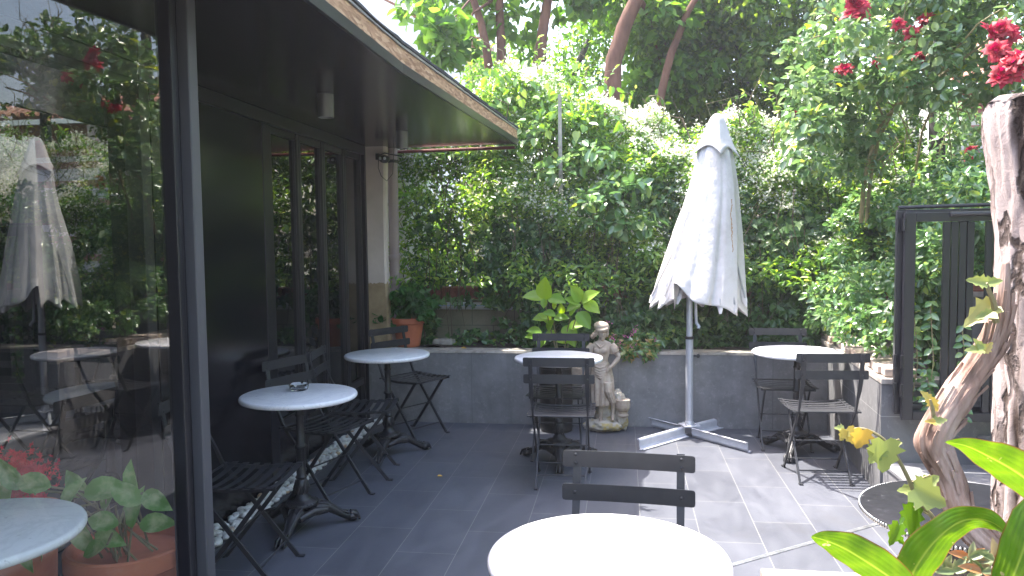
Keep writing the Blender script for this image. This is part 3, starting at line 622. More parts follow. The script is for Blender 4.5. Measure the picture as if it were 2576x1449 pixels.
# ================================================================== FURNITURE
def make_chair():
    t = thing('bistro_chair', 'chair', 'chair', (0, 0, 0), 0, 'charcoal folding metal bistro chairs')
    up = [(-0.305, 0.82), (-0.288, 0.74), (-0.272, 0.66), (-0.245, 0.59), (-0.215, 0.53), (-0.185, 0.46), (-0.10, 0.355), (0.04, 0.176), (0.178, 0.0)]
    for s in (-1, 1):
        g = MB(); g.tube([(s*0.165, y, z) for y, z in up], [(0.0125, 0.004)]*3+[(0.0115, 0.0045), (0.007, 0.007), (0.005, 0.010), (0.005, 0.010), (0.005, 0.010), (0.005, 0.010)], 4, wdir=(1, 0, 0))
        g.tube([(s*0.165, 0.178, 0.004), (s*0.165, 0.205, 0.004)], [(0.011, 0.004)]*2, 4, wdir=(1, 0, 0)); g.build('leg', m_chair, t)
        g = MB(); g.tube([(s*0.150, y, z) for y, z in [(0.165, 0.438), (0.0, 0.225), (-0.178, 0.0)]], [(0.005, 0.010)]*3, 4, wdir=(1, 0, 0))
        g.tube([(s*0.150, -0.176, 0.004), (s*0.150, -0.205, 0.004)], [(0.011, 0.004)]*2, 4, wdir=(1, 0, 0)); g.build('leg', m_chair, t)
    for zc, h, yc in ((0.793, 0.054, -0.300), (0.690, 0.054, -0.279)):
        g = MB(); rs = []
        for x, e in [(-0.21, 0.010), (-0.209, 0.005), (-0.206, 0.0015), (-0.20, 0.0)]+[(-0.2+0.4*i/10, 0.0) for i in range(1, 10)]+[(0.20, 0.0), (0.206, 0.0015), (0.209, 0.005), (0.21, 0.010)]:
            yy = yc+0.0105-0.009*(1-(x/0.21)**2)+0.003
            rs.append([(x, yy-0.002, zc-h/2+e), (x, yy+0.002, zc-h/2+e), (x, yy+0.002, zc+h/2-e), (x, yy-0.002, zc+h/2-e)])
        g.rings(rs)
        for s in (-1, 1):
            for dz in ((-0.014, 0.014) if zc > 0.75 else (0,)):
                g.ell((s*0.168, yc+0.0125, zc+dz), (0.0062, 0.005, 0.0062), 8, 6)
                g.ell((s*0.168, yc-0.005, zc+dz), (0.0062, 0.005, 0.0062), 8, 6)
        g.build('back_slat', m_chair, t)
    g = MB(); ysl = np.linspace(-0.135, 0.185, 7)
    for k, yc in enumerate(ysl):
        rs = []
        for i in range(11):
            x = -0.205+0.41*i/10; z = 0.452-0.016*(1-(x/0.205)**2) - 0.01*math.sin(PI*(yc+0.17)/0.38); hw = 0.0155
            rs.append([(x, yc-hw, z), (x, yc+hw, z+0.002), (x, yc+hw, z+0.0042), (x, yc-hw, z+0.0022)])
        g.rings(rs)
    g.build('seat', m_chair, t)
    g = MB()
    for s in (-1, 1): g.tube([(s*0.178, -0.17, 0.444), (s*0.178, 0.0, 0.433), (s*0.178, 0.205, 0.444)], [(0.004, 0.009)]*3, 4, wdir=(1, 0, 0))
    g.tube([(-0.20, -0.178, 0.447), (0.20, -0.178, 0.447)], 0.0055, 8); g.tube([(-0.175, 0.185, 0.436), (0.175, 0.185, 0.436)], 0.0055, 8); g.build('seat_frame', m_chair, t)
    for a, xx in (((0.117, 0.078), 0.165), ((-0.122, 0.070), 0.15), ((0.005, 0.225), 0.165)):
        g = MB(); g.tube([(-xx, a[0], a[1]), (xx, a[0], a[1])], 0.0045, 8); g.build('stretcher', m_chair, t, True)
    return t
ch = make_chair()
CH = [((-1.728, 4.253, 0), -108.2, 'bistro chair behind the round table with the ashtray, its back against the black panel'),
      ((-1.68, 4.76, 0), -81.4, 'bistro chair between the two marble tables by the glazed front, slatted seat half hidden'),
      ((-1.63, 5.81, 0), -120.6, 'bistro chair in the left corner in front of the terracotta geranium pot'),
      ((-1.715, 3.25, 0), -85.0, 'nearest bistro chair at the far left, seat cut by the grey door frame'),
      ((-0.385, 4.735, 0), 1.0, 'bistro chair seen from behind, pushed up to the table next to the statue'),
      ((-0.46, 5.325, 0), 180.0, 'bistro chair facing the camera beyond the table next to the statue, under the hydrangea'),
      ((1.14, 5.74, 0), 178.0, 'bistro chair in shade beyond the sunlit table at the right'),
      ((1.205, 5.0, 0), 2.0, 'bistro chair seen from behind in full sun beside the side planter'),
      ((-0.012, 2.165, 0), 175.5, 'nearest bistro chair back behind the big foreground white table')]
for i, (l, r, lab) in enumerate(CH): place(ch, i > 0, l, rad(r), lab)

def make_table():
    t = thing('bistro_table', 'table', 'table', (0, 0, 0), 0, 'round white marble bistro tables')
    g = MB(); g.lathe([(0.001, 0.692), (0.288, 0.692), (0.296, 0.695), (0.3, 0.702), (0.3, 0.710), (0.296, 0.717), (0.289, 0.720), (0.001, 0.7201)], 72); g.build('tabletop', m_marble, t, True, angle=60)
    g = MB(); g.lathe([(0.07, 0.125), (0.085, 0.13), (0.088, 0.14), (0.078, 0.150), (0.055, 0.158), (0.042, 0.168), (0.04, 0.178), (0.032, 0.188), (0.030, 0.20), (0.036, 0.215), (0.038, 0.232), (0.033, 0.252), (0.024, 0.268), (0.028, 0.272), (0.031, 0.278), (0.028, 0.284), (0.024, 0.288),
                     (0.024, 0.36), (0.0225, 0.43), (0.030, 0.435), (0.033, 0.442), (0.030, 0.449), (0.023, 0.454), (0.021, 0.56), (0.021, 0.60), (0.026, 0.604), (0.026, 0.61), (0.021, 0.614), (0.020, 0.675), (0.05, 0.684), (0.10, 0.687), (0.10, 0.6915), (0.001, 0.6916)], 24)
    for k in range(8):
        a = 2*PI*k/8; g.tube([(0.031*math.cos(a), 0.031*math.sin(a), 0.19), (0.041*math.cos(a+.2), 0.041*math.sin(a+.2), 0.222), (0.029*math.cos(a+.4), 0.029*math.sin(a+.4), 0.262)], [0.003, 0.006, 0.003], 6)
        g.tube([(0.0215*math.cos(a), 0.0215*math.sin(a), 0.30), (0.0205*math.cos(a), 0.0205*math.sin(a), 0.425)], 0.0035, 5)
    for k in range(28):
        a = 2*PI*k/28; g.ell((0.083*math.cos(a), 0.083*math.sin(a), 0.146), (0.005, 0.005, 0.004), 6, 4)
    g.build('pedestal', m_iron, t, True, angle=70)
    for k in range(3):
        a = 2*PI*k/3; g = MB(); c, s = math.cos(a), math.sin(a)
        pr = [(0.035, 0.100, 0.048, 0.035), (0.09, 0.108, 0.046, 0.030), (0.135, 0.098, 0.036, 0.026), (0.18, 0.068, 0.027, 0.021), (0.215, 0.042, 0.023, 0.018), (0.24, 0.032, 0.024, 0.020)]
        rs = []
        for (r, z, wd, hh) in pr:
            rs.append([(c*(r + hh*0.35*math.sin(q)) - s*wd*math.cos(q), s*(r+hh*0.35*math.sin(q)) + c*wd*math.cos(q), z+hh*math.sin(q)) for q in [2*PI*j/14 for j in range(14)]])
        g.rings(rs)
        g.ell((c*0.262, s*0.262, 0.028), (0.036, 0.030, 0.028), 14, 8, Matrix.Rotation(a, 3, 'Z'))
        for q in (-0.6, 0, 0.6):    # claws
            g.tube([(c*0.255-s*0.02*q, s*0.255+c*0.02*q, 0.052), (c*0.285-s*0.034*q, s*0.285+c*0.034*q, 0.042), (c*0.300-s*0.038*q, s*0.300+c*0.038*q, 0.012)], [0.010, 0.011, 0.006], 7)
        for sgn in (-1, 1):         # raised scroll ridges
            g.tube([(c*0.07-s*0.032*sgn, s*0.07+c*0.032*sgn, 0.136), (c*0.12-s*0.026*sgn, s*0.12+c*0.026*sgn, 0.125), (c*0.165-s*0.018*sgn, s*0.165+c*0.018*sgn, 0.098), (c*0.21-s*0.012*sgn, s*0.21+c*0.012*sgn, 0.064), (c*0.245-s*0.018*sgn, s*0.245+c*0.018*sgn, 0.054)], [0.006, 0.007, 0.006, 0.005, 0.006], 6)
            for kk in range(7):
                r = 0.08+kk*0.022; g.ell((c*r-s*0.001, s*r+c*0.001, 0.137-0.0028*kk*kk*0.9), (0.006, 0.006, 0.005), 6, 4)
        # web between legs
        a2 = a+PI/3; g.tube([(c*0.12-s*0.03, s*0.12+c*0.03, 0.09), (0.085*math.cos(a2), 0.085*math.sin(a2), 0.105), (0.12*math.cos(a+2*PI/3)+0.03*math.sin(a+2*PI/3), 0.12*math.sin(a+2*PI/3)-0.03*math.cos(a+2*PI/3), 0.09)], [0.018, 0.022, 0.018], 8)
        g.build('leg', m_iron, t, True, angle=80)
    return t
tb = make_table()
TB = [((-1.684, 3.779, 0), 32, 'white marble bistro table carrying a glass ashtray, on black claw footed pedestal'),
      ((-1.661, 5.224, 0), 29, 'white marble bistro table beside the far end of the glazed front, nothing on it'),
      ((-0.44, 5.151, 0), 35, 'white marble bistro table next to the statue, one edge in the sun'),
      ((1.187, 5.53, 0), 248, 'white marble bistro table in full sun in the right corner by the side planter'),
      ((-0.042, 1.883, 0), 70, 'big white marble table top in the foreground, sunlit with a shaded left rim'),
      ((-1.80, 1.83, 0), 50, 'white marble table seen through the glass door leaf at the bottom left corner')]
for i, (l, r, lab) in enumerate(TB): place(tb, i > 0, l, rad(r), lab)
# black table in the foreground right
t = thing('black_table', 'scuffed black round table with beaded metal rim behind the broad leaves', 'table', (0.985, 2.30, 0))
g = MB(); g.lathe([(0.001, 0.70), (0.292, 0.70), (0.3, 0.704), (0.3, 0.716), (0.296, 0.7195), (0.001, 0.72)], 80); g.build('tabletop', m_blacktop, t, True, angle=50)
g = MB()
for k in range(190):
    a = 2*PI*k/190; g.ell((0.302*math.cos(a), 0.302*math.sin(a), 0.711), (0.0042, 0.0042, 0.007), 6, 4)
g.build('beaded_rim', m_bead, t, True, angle=180)
g = MB(); g.lathe([(0.16, 0.0), (0.17, 0.01), (0.15, 0.03), (0.11, 0.05), (0.105, 0.66), (0.14, 0.695), (0.001, 0.699)], 40); g.build('pedestal', m_panel, t, True)

# ashtray
p = atZ(752, 981, 0.72)
t = thing('glass_ashtray', 'round clear glass ashtray with a cigarette butt on the nearer left table', 'ashtray', (p.x, p.y, 0.7205))
m_ash, t_, b_ = new_mat('clear_moulded_glass'); setp(b_, Base_Color=(0.93, 0.95, 0.95, 1), Roughness=0.03, IOR=1.45, Transmission_Weight=1.0)
g = MB(); n = 48; prof = [(0.001, 0.0), (0.044, 0.0), (0.048, 0.004), (0.0525, 0.030), (0.052, 0.034), (0.047, 0.034), (0.044, 0.030), (0.040, 0.012), (0.036, 0.008), (0.001, 0.008)]
rs = []
for r, z in prof:
    rs.append([(r*math.cos(2*PI*j/n), r*math.sin(2*PI*j/n), z - (0.010 if z > 0.028 and (j % 12) in (0, 1) else 0)) for j in range(n)])
g.rings(rs); g.build('bowl', m_ash, t, True, angle=50)
g = MB(); g.tube([(-0.012, 0.0, 0.0135), (0.004, 0.004, 0.0185)], 0.004, 8); g.build('cigarette_butt', m_pvc, t, True)
# fallen leaves
def dleaf(px, py, z, label, L=0.05, Y=None, mat=lm_dead):
    p = atZ(px, py, z) if Y is None else atY(px, py, Y)
    o = leaves('fallen_leaf', mat, None, [(0, 0, 0)], [(1, 0.3, 0.1)], [(0.1, -0.3, 1)], L, L*0.6, T_OVAL); o.location = p + Vector((0, 0, 0.006))
    tag(o, label, 'leaf')
dleaf(1100, 1200, 0, 'small curled brown leaf lying alone on the slate floor', 0.035)
dleaf(1093, 857, 0.64, 'yellow fallen leaf on the rough stone beside the terracotta pot', 0.06)
dleaf(1160, 878, 0.612, 'yellow fallen leaf on the planter coping in front of the loose stone', 0.05)

# ================================================================== PARASOL
UX, UY = 0.49, 5.93
t = thing('garden_parasol', 'closed off white canvas parasol on a white cross base', 'parasol', (UX, UY, 0))
P = [(-0.38, 0.39), (-0.375, -0.44), (0.375, -0.43), (0.375, 0.39)]
for x, y in P:
    g = MB(); d = Vector((x, y, 0)); L = d.length; d.normalize(); s_ = Vector((-d.y, d.x, 0)); a0 = d*0.04; a1 = d*L
    if y > 0: s_ = -s_
    def ring(c):   # channel profile
        q = [(-0.026, 0), (-0.026, 0.006), (0.0, 0.010), (0.010, 0.022), (0.010, 0.062), (0.016, 0.072), (0.030, 0.076), (0.034, 0.072), (0.018, 0.066), (0.015, 0.058), (0.015, 0.018), (0.004, 0.0)]
        return [c + s_*a*-1 + Vector((0, 0, b+0.003)) for a, b in q]
    g.rings([ring(a0), ring(a1)]); g.ell(a1+Vector((0, 0, 0.006)), (0.012, 0.012, 0.006), 8, 5); g.build('base_arm', m_white, t)
g = MB(); g.box((0, 0, 0.086), (0.13, 0.13, 0.010), rad(20)); 
for a in range(4): g.lathe([(0.009, 0), (0.009, 0.008), (0.006, 0.011), (0.001, 0.011)], 6, (0.05*math.cos(a*PI/2+1.1), 0.05*math.sin(a*PI/2+1.1), 0.0915))
g.build('base_plate', m_white, t, bevel=0.002)
g = MB(); g.tube([(0, 0, 0.09), (0, 0, 0.75)], 0.0285, 24); g.lathe([(0.038, 0), (0.034, 0.02), (0.029, 0.03)], 24, (0, 0, 0.09)); g.build('lower_tube', m_gpole, t, True)
g = MB(); g.lathe([(0.029, 0), (0.033, 0.003), (0.033, 0.018), (0.026, 0.022)], 24, (0, 0, 0.745)); g.tube([(0.03, -0.01, 0.62), (0.055, -0.02, 0.62)], 0.007, 8); g.ell((0.062, -0.022, 0.62), (0.014, 0.014, 0.016), 12, 8); g.build('locking_knob', m_black, t, True)
g = MB(); g.tube([(0, 0, 0.7), (0.0, 0, 1.2), (0.05, 0.1, 1.6), (0.14, .27, 2.20)], 0.0235, 20); g.build('pole', m_gpole, t, True)
g = MB(); g.tube([(0.035, -0.02, 1.30), (0.045, -0.03, 0.93), (0.048, -0.03, 0.87)], 0.011, 10); g.tube([(0.048, -0.03, 0.875), (0.066, -0.05, 0.845), (0.060, -0.055, 0.832)], 0.013, 10); g.build('crank', m_gpole, t, True)
# canopy (local coords; centre line and half-width per height measured off the photo)
def yoff(py): return float(np.interp(py, [288, 600, 795], [0.34, 0.20, 0.06]))
def cloc(px, py, dy=0.0):
    return atY(px, py, UY+yoff(py)+dy) - Vector((UX, UY, 0))
prof = [(320, 1802, 20), (350, 1799, 30), (385, 1797, 44), (420, 1798, 50), (470, 1795, 60), (520, 1789, 71), (580, 1780, 86), (640, 1772, 98), (700, 1764, 110), (735, 1760, 117), (765, 1757, 122)]
RID = [182, 208, 236, 314, 350, 395, 440, 490, 542]     # ridge angles, degrees
DEP = [.20, .22, .09, .16, .25, .3, .3, .3]
n = 220; rs = []
for i, (py, pxc, hw) in enumerate(prof):
    tt = i/(len(prof)-1); ring = []; c = cloc(pxc, py); r = hw*(c.y+UY)/1.0895/1935*1.06
    for j in range(n):
        ad = 182+360*j/n; k = max(q for q in range(len(RID)-1) if RID[q] <= ad+1e-6) if ad < 542 else 0
        u = (ad-RID[k])/(RID[k+1]-RID[k]); v = math.sin(PI*u)**0.75; a = rad(ad+6*math.sin(tt*3))
        d = DEP[k]*(0.25+1.0*tt)
        if k == 2: v = v*0.6+1.1*math.exp(-((u-0.60)/0.07)**2)*(0.25+0.75*tt)+.5*math.exp(-((u-0.2)/0.06)**2)*tt
        rr = r*(1-d*v)
        z = c.z
        if i >= len(prof)-4:
            e = (i-(len(prof)-5))/4; hem = (0.085*v-0.05) if k != 2 else (0.15*math.exp(-(u/0.2)**2)+0.02-0.05*math.exp(-((u-1)/.15)**2))
            z += e*e*(hem-0.05*math.cos(a)*(1 if math.cos(a) > 0 else .2))
        ring.append((c.x+rr*math.cos(a), c.y+0.80*rr*math.sin(a), z))
    rs.append(ring)
rs2 = []
for k in range(len(rs)-1):
    for q in range(5):
        f_ = q/5; rs2.append([tuple(rs[k][j][c]*(1-f_)+rs[k+1][j][c]*f_ for c in range(3)) for j in range(n)])
rs2.append(rs[-1]); rs3 = []
for i, ring in enumerate(rs2):
    o_ = []; cx_ = sum(p[0] for p in ring)/n; cy_ = sum(p[1] for p in ring)/n
    for x, y, z in ring:
        d = 0.005*noise.noise((x*7+z*3, y*7, z*2.0)) + 0.0015*noise.noise((x*22+z*9, y*22+z*9, z*8)); rr = math.hypot(x-cx_, y-cy_)+1e-6
        o_.append((x+d*(x-cx_)/rr, y+d*(y-cy_)/rr, z))
    rs3.append(o_)
g = MB(); g.rings(rs3, caps=False); cp = g.build('canopy', m_canvas, t, True, angle=180)
so_ = cp.modifiers.new('thickness', 'SOLIDIFY'); so_.thickness = 0.0025
cps = [(286, 1804, 3), (289, 1804, 10), (296, 1804, 17), (308, 1803, 23), (324, 1802, 30), (342, 1801, 38), (358, 1800, 47), (371, 1799, 57), (380, 1799, 66)]
rs = []
for i, (py, pxc, hw) in enumerate(cps):
    c = cloc(pxc, py); r = hw*(c.y+UY)/1.0895/1935; k = i/8; ring = []
    for j in range(n):
        a = 2*PI*j/n; w1 = 1-abs(math.sin(2.5*a+0.9+0.5*math.sin(a)))**0.8
        rr = r*(1.02-0.26*k*(1-w1)*1.0-0.05*(1-w1)); ring.append((c.x+rr*math.cos(a), c.y+0.80*rr*math.sin(a), c.z + (k**3)*(0.075*(0.45-w1)) - 0.03*k*k*math.cos(a)*(math.cos(a) > 0)))
    rs.append(ring)
g = MB(); g.rings(rs, caps=False); cp = g.build('canopy_cap', m_canvas, t, True, angle=180)
so_ = cp.modifiers.new('thickness', 'SOLIDIFY'); so_.thickness = 0.0025
for (px, py, yo) in [(1640, 752, -.06), (1672, 754, -.14), (1706, 754, -.2), (1812, 778, -.24), (1848, 776, -.2), (1874, 760, -.08), (1770, 745, .2)]:
    b_e = cloc(px, py, yo); tp = cloc(1798, 420); tp = b_e.lerp(tp, 0.8)
    g = MB(); g.tube([tp, b_e+Vector((0, 0, .03))], 0.007, 6); rb_ = g.build('rib', m_ribgrey, t, True)
    g = MB(); d_ = (tp-b_e).normalized(); g.tube([b_e+d_*.11, b_e+d_*.02, b_e-d_*.035], [(0.008, .004), (.022, .009), (.010, .006)], 10, wdir=(1, -.3, 0)); g.build('rib_pocket', m_canvas, rb_, True)

# ================================================================== STATUE
t = thing('garden_statue', 'weathered stone statue of a standing girl in headscarf and apron, hand on hip', 'statue', (-0.165, 6.04, 0), rad(-6))
S = 0.00071
def sp(px, py, y=0.0): return Vector(((px-290)*S, y, (1340-py)*S))
g = MB()
# head, neck, scarf, hair
g.ell(sp(288, 252, -0.012), (0.034, 0.037, 0.046), 20, 14); g.ell(sp(276, 178, 0.004), (0.063, 0.058, 0.042), 20, 12, Matrix.Rotation(0.12, 3, 'Y'))
g.tube([sp(222, 205, -0.03), sp(262, 216, -0.052), sp(310, 212, -0.056), sp(350, 196, -0.03)], [0.012, 0.014, 0.014, 0.012], 10)
g.ell(sp(300, 262, -0.050), (0.006, 0.010, 0.011), 8, 6); g.ell(sp(296, 290, -0.043), (0.010, 0.006, 0.004), 8, 6); g.ell(sp(292, 312, -0.036), (0.013, 0.012, 0.009), 8, 6)
for dx in (-16, 24): g.ell(sp(294+dx, 246, -0.042), (0.008, 0.006, 0.004), 8, 6)
for k in range(9):
    q = k/8; g.ell(sp(232-62*q, 232+62*q+8*math.sin(k*2.1), 0.004-0.015*math.sin(k*1.7)), (0.022-0.008*q, 0.022, 0.018), 10, 8)
for k in range(6): g.ell(sp(246+20*k, 226-3*abs(k-2.5), -0.045+0.003*abs(k-2.5)), (0.009, 0.009, 0.009), 8, 6)
g.ell(sp(340, 245, 0.0), (0.012, 0.028, 0.035), 10, 8)
g.tube([sp(280, 290, 0.0), sp(272, 350, 0.004)], [0.023, 0.03], 14)
def ring(px0, px1, py, dy, y0=0.0, fold=0.0, nf=9, ph=0.0):
    c = sp((px0+px1)/2, py, y0); rx = (px1-px0)/2*S
    return [(c.x+(rx*(1+fold*math.cos(nf*a+ph)))*math.cos(a), c.y+(dy*(1+fold*math.cos(nf*a+ph)))*math.sin(a), c.z) for a in [2*PI*j/72 for j in range(72)]]
g.rings([ring(240, 320, 328, 0.030), ring(185, 372, 352, 0.042), ring(168, 392, 385, 0.048), ring(180, 376, 430, 0.055, -0.004), ring(186, 362, 480, 0.052, -0.002), ring(192, 345, 530, 0.044), ring(190, 342, 565, 0.043)])
g.ell(sp(232, 440, -0.040), (0.030, 0.024, 0.028), 12, 8); g.ell(sp(306, 440, -0.040), (0.030, 0.024, 0.028), 12, 8)
g.tube([sp(210, 350, -0.03), sp(270, 400, -0.058), sp(330, 352, -0.03)], 0.006, 8)
g.rings([ring(186, 346, 562, 0.046), ring(186, 350, 582, 0.049), ring(188, 346, 590, 0.046)])
# skirt
g.rings([ring(182, 352, 575, 0.047, 0, 0.02), ring(165, 385, 650, 0.060, 0, 0.03), ring(160, 400, 740, 0.066, 0, 0.06), ring(160, 405, 850, 0.068, 0, 0.09), ring(164, 392, 950, 0.070, 0, 0.11), ring(176, 372, 1052, 0.070, 0, 0.13)])
g.rings([ring(300, 400, 780, 0.05, -0.035), ring(310, 410, 880, 0.055, -0.045, 0.05), ring(345, 425, 960, 0.045, -0.035, 0.08), ring(370, 438, 1012, 0.036, -0.03, 0.1)])
# apron swags
for k, (yy, w_) in enumerate([(612, 78), (640, 84), (668, 86), (696, 80), (722, 66)]):
    g.tube([sp(266-w_, yy-26, -0.02), sp(266-w_*0.6, yy, -0.055), sp(266, yy+14, -0.068), sp(266+w_*0.6, yy, -0.055), sp(266+w_, yy-26, -0.02)], 0.0075, 8)
g.rings([ring(186, 348, 575, 0.052, -0.004), ring(178, 360, 640, 0.062, -0.006), ring(188, 354, 700, 0.064, -0.006), ring(220, 330, 738, 0.052, -0.010)])
# arms
g.tube([sp(378, 375, 0), sp(408, 420, 0), sp(425, 462, 0.0)], [0.030, 0.038, 0.036], 14)
g.tube([sp(428, 455, 0), sp(462, 505, 0.0), sp(450, 540, -0.008), sp(400, 600, -0.03), sp(366, 628, -0.05)], [0.020, 0.019, 0.019, 0.015, 0.012], 12)
for k in range(4): g.tube([sp(370, 622+7*k, -0.05), sp(348, 634+9*k, -0.062), sp(340, 650+10*k, -0.060)], [0.0055, 0.005, 0.004], 6)
g.tube([sp(366, 618, -0.05), sp(352, 612, -0.064)], [0.006, 0.004], 6)
g.tube([sp(182, 375, 0), sp(150, 425, -0.005), sp(125, 470, -0.01)], [0.030, 0.036, 0.032], 14)
g.tube([sp(130, 460, -0.01), sp(95, 520, -0.02), sp(40, 580, -0.045), sp(0, 600, -0.05)], [0.019, 0.018, 0.014, 0.012], 12)
for k in range(4): g.tube([sp(4, 594+6*k, -0.05), sp(-14, 602+8*k, -0.058), sp(-20, 618+8*k, -0.054)], [0.0055, 0.005, 0.004], 6)
# legs and feet
g.tube([sp(258, 1030, 0), sp(262, 1090, 0.004), sp(262, 1170, 0.0), sp(264, 1200, -0.008)], [0.024, 0.022, 0.014, 0.016], 12)
g.tube([sp(400, 990, -0.02), sp(402, 1060, -0.015), sp(398, 1130, -0.008), sp(392, 1170, -0.012)], [0.022, 0.019, 0.013, 0.015], 12)
g.tube([sp(262, 1200, 0.0), sp(268, 1212, -0.035), sp(272, 1216, -0.058)], [0.015, 0.014, 0.009], 10); g.tube([sp(392, 1172, -0.005), sp(400, 1186, -0.04), sp(404, 1192, -0.062)], [0.015, 0.014, 0.009], 10)
for k in range(5): g.ell(sp(262+7*k, 1219, -0.064+0.002*k), (0.0035, 0.007, 0.004), 6, 5); g.ell(sp(393+7*k, 1196, -0.068+0.002*k), (0.0035, 0.007, 0.004), 6, 5)
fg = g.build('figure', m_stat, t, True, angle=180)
rm = fg.modifiers.new('fuse', 'REMESH'); rm.mode = 'VOXEL'; rm.voxel_size = 0.0034; rm.use_smooth_shade = True
sm = fg.modifiers.new('soften', 'SMOOTH'); sm.iterations = 2; sm.factor = 0.5
g = MB()
def rock(c, d, seed, amp=0.25):
    n, m = 40, 24; out = []
    for i in range(m+1):
        a = -PI/2 + PI*min(max(i/m, 0.01), 0.99); r_ = []
        for j in range(n):
            u = Vector((math.cos(a)*math.cos(2*PI*j/n), math.cos(a)*math.sin(2*PI*j/n), math.sin(a))); k = 1+amp*noise.noise(u*1.8+Vector((seed, 0, 0)))+amp*0.5*noise.noise(u*5+Vector((0, seed, 0)))
            q = Vector((u.x*d[0]*k, u.y*d[1]*k, u.z*d[2]*k)) + c; q.z = max(q.z, 0.0); r_.append(q)
        out.append(r_)
    g.rings(out)
rock(sp(305, 1275, 0.0), (0.135, 0.105, 0.050), 1, 0.2); rock(sp(170, 1290, 0.02), (0.07, 0.08, 0.045), 5, 0.3)
rock(sp(320, 1150, 0.045), (0.085, 0.045, 0.11), 2, 0.35); rock(sp(470, 1150, 0.04), (0.06, 0.055, 0.14), 3, 0.35); rock(sp(440, 1010, 0.06), (0.05, 0.04, 0.08), 4, 0.3)
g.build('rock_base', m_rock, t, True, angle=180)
g = MB(); c = sp(505, 1050, 0.0); n = 60
pr = [(0.030, -0.062), (0.036, -0.055), (0.030, -0.047), (0.042, -0.038), (0.054, -0.018), (0.058, 0.01), (0.055, 0.034), (0.058, 0.040), (0.060, 0.046), (0.052, 0.050), (0.045, 0.044), (0.001, 0.040)]
g.rings([[(c.x+r*(1+(0.05*abs(math.cos(6*2*PI*j/n)) if -0.04 < z < 0.036 else 0))*math.cos(2*PI*j/n), c.y+r*(1+(0.05*abs(math.cos(6*2*PI*j/n)) if -0.04 < z < 0.036 else 0))*math.sin(2*PI*j/n), c.z+z) for j in range(n)] for r, z in pr])
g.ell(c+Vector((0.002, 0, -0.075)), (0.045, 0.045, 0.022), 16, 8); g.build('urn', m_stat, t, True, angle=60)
g = MB(); c = sp(20, 690, -0.04)
for k in range(9):
    z = -0.05+k*0.0115; r = 0.048+0.003*k; rr_ = [(c.x+r*math.cos(2*PI*j/24)*1.1, c.y+r*math.sin(2*PI*j/24)*0.8, c.z+z+0.002*(-1)**j) for j in range(25)]; g.tube(rr_, 0.0065, 6)
g.tube([c+Vector((-0.075, 0, 0.04)), c+Vector((-0.04, 0, 0.10)), c+Vector((0.0, 0, 0.12)), c+Vector((0.05, 0, 0.10)), c+Vector((0.075, 0, 0.04))], 0.007, 8)
g.ell(c+Vector((0, 0, -0.005)), (0.05, 0.038, 0.045), 16, 8); g.build('basket', m_stat, t, True, angle=60)
# black cylindrical planter behind the table
t = thing('black_pot', 'tall black cylindrical planter standing against the wall behind the middle table', 'plant pot', (-0.535, 6.02, 0))
g = MB(); g.lathe([(0.115, 0.0), (0.125, 0.004), (0.128, 0.03), (0.132, 0.50), (0.140, 0.505), (0.141, 0.535), (0.134, 0.54), (0.126, 0.535), (0.122, 0.50), (0.001, 0.50)], 44); g.build('body', m_black, t, True)

# ================================================================== PLANTS
def interp(x, xs, zs): return np.interp(x, xs, zs)
TOPX = [-2.6, -2.1, -1.9, -1.5, -1.1, -0.75, -0.4, -0.03, 0.4, 1.0, 1.42, 1.9, 2.6, 4.0]
TOPZ = [2.8, 2.75, 2.72, 2.95, 3.06, 3.10, 2.98, 2.70, 2.60, 2.58, 2.62, 2.80, 3.0, 3.0]
def hedge(name, mat, parent, n, x0, x1, zlo, ztop, yf, L, W, T, off, depth=0.12, upw=0.5, clump=0.12, dens=None, droop=-0.25, seed=0.0, spread=0.55, batter=0.0):
    x = rng.uniform(x0, x1, n); u = rng.uniform(0, 1, n); top = ztop(x) if callable(ztop) else np.full(n, ztop); lo = zlo(x) if callable(zlo) else np.full(n, zlo)
    z = lo + (top-lo)*u
    p = np.stack([x, np.zeros(n), z], 1)
    nn = vnoise(p, 2.2, seed); n2 = vnoise(p, 6.0, seed+5)
    y = yf + clump*(-nn) - 0.4*clump*n2 + rng.exponential(depth, n)*0.6 - batter*np.clip(top-z, 0, 1.3)
    # round the top edge back
    e = np.clip((z-(top-0.28))/0.28, 0, 1); y += e*e*0.16
    z = z + 0.10*n2*(e > 0) + 0.16*nn*e
    keep = np.ones(n, bool)
    if dens is not None: keep = rng.uniform(0, 1, n) < dens(x, z, nn, n2)
    p = np.stack([x, y, z], 1)[keep]; k = len(p); e = e[keep]
    nr = np.stack([0.35*rng.normal(0, 1, k), -0.75 + 0.0*p[:, 0], np.full(k, upw)+0.6*e], 1) + rnd(k, spread)
    dr = np.stack([rng.normal(0, 0.8, k), rng.normal(-0.35, 0.5, k), rng.normal(droop, 0.6, k)], 1)
    Ls = L*rng.uniform(0.6, 1.25, k)
    return leaves(name, mat, parent, p, dr, nr, Ls, Ls*W, T, off=off), p
def twigs(name, parent, n, x0, x1, z0, z1, y0, y1, off, L=0.5, r=0.004, mat=None):
    g = MB()
    for i in range(n):
        p = Vector((random.uniform(x0, x1), random.uniform(y0, y1), random.uniform(z0, z1))); d = Vector((random.gauss(0, 0.5), random.gauss(0, 0.3), random.gauss(0.6, 0.5))).normalized()
        l = L*random.uniform(0.5, 1.2); b = Vector((random.gauss(0, 0.08), 0, random.gauss(0, 0.08)))
        g.tube([p, p+d*l*0.5+b, p+d*l], [r, r*0.8, r*0.4], 4)
    return g.build(name, mat or m_twig, parent, off=off)
topf = lambda x: interp(x, TOPX, TOPZ)
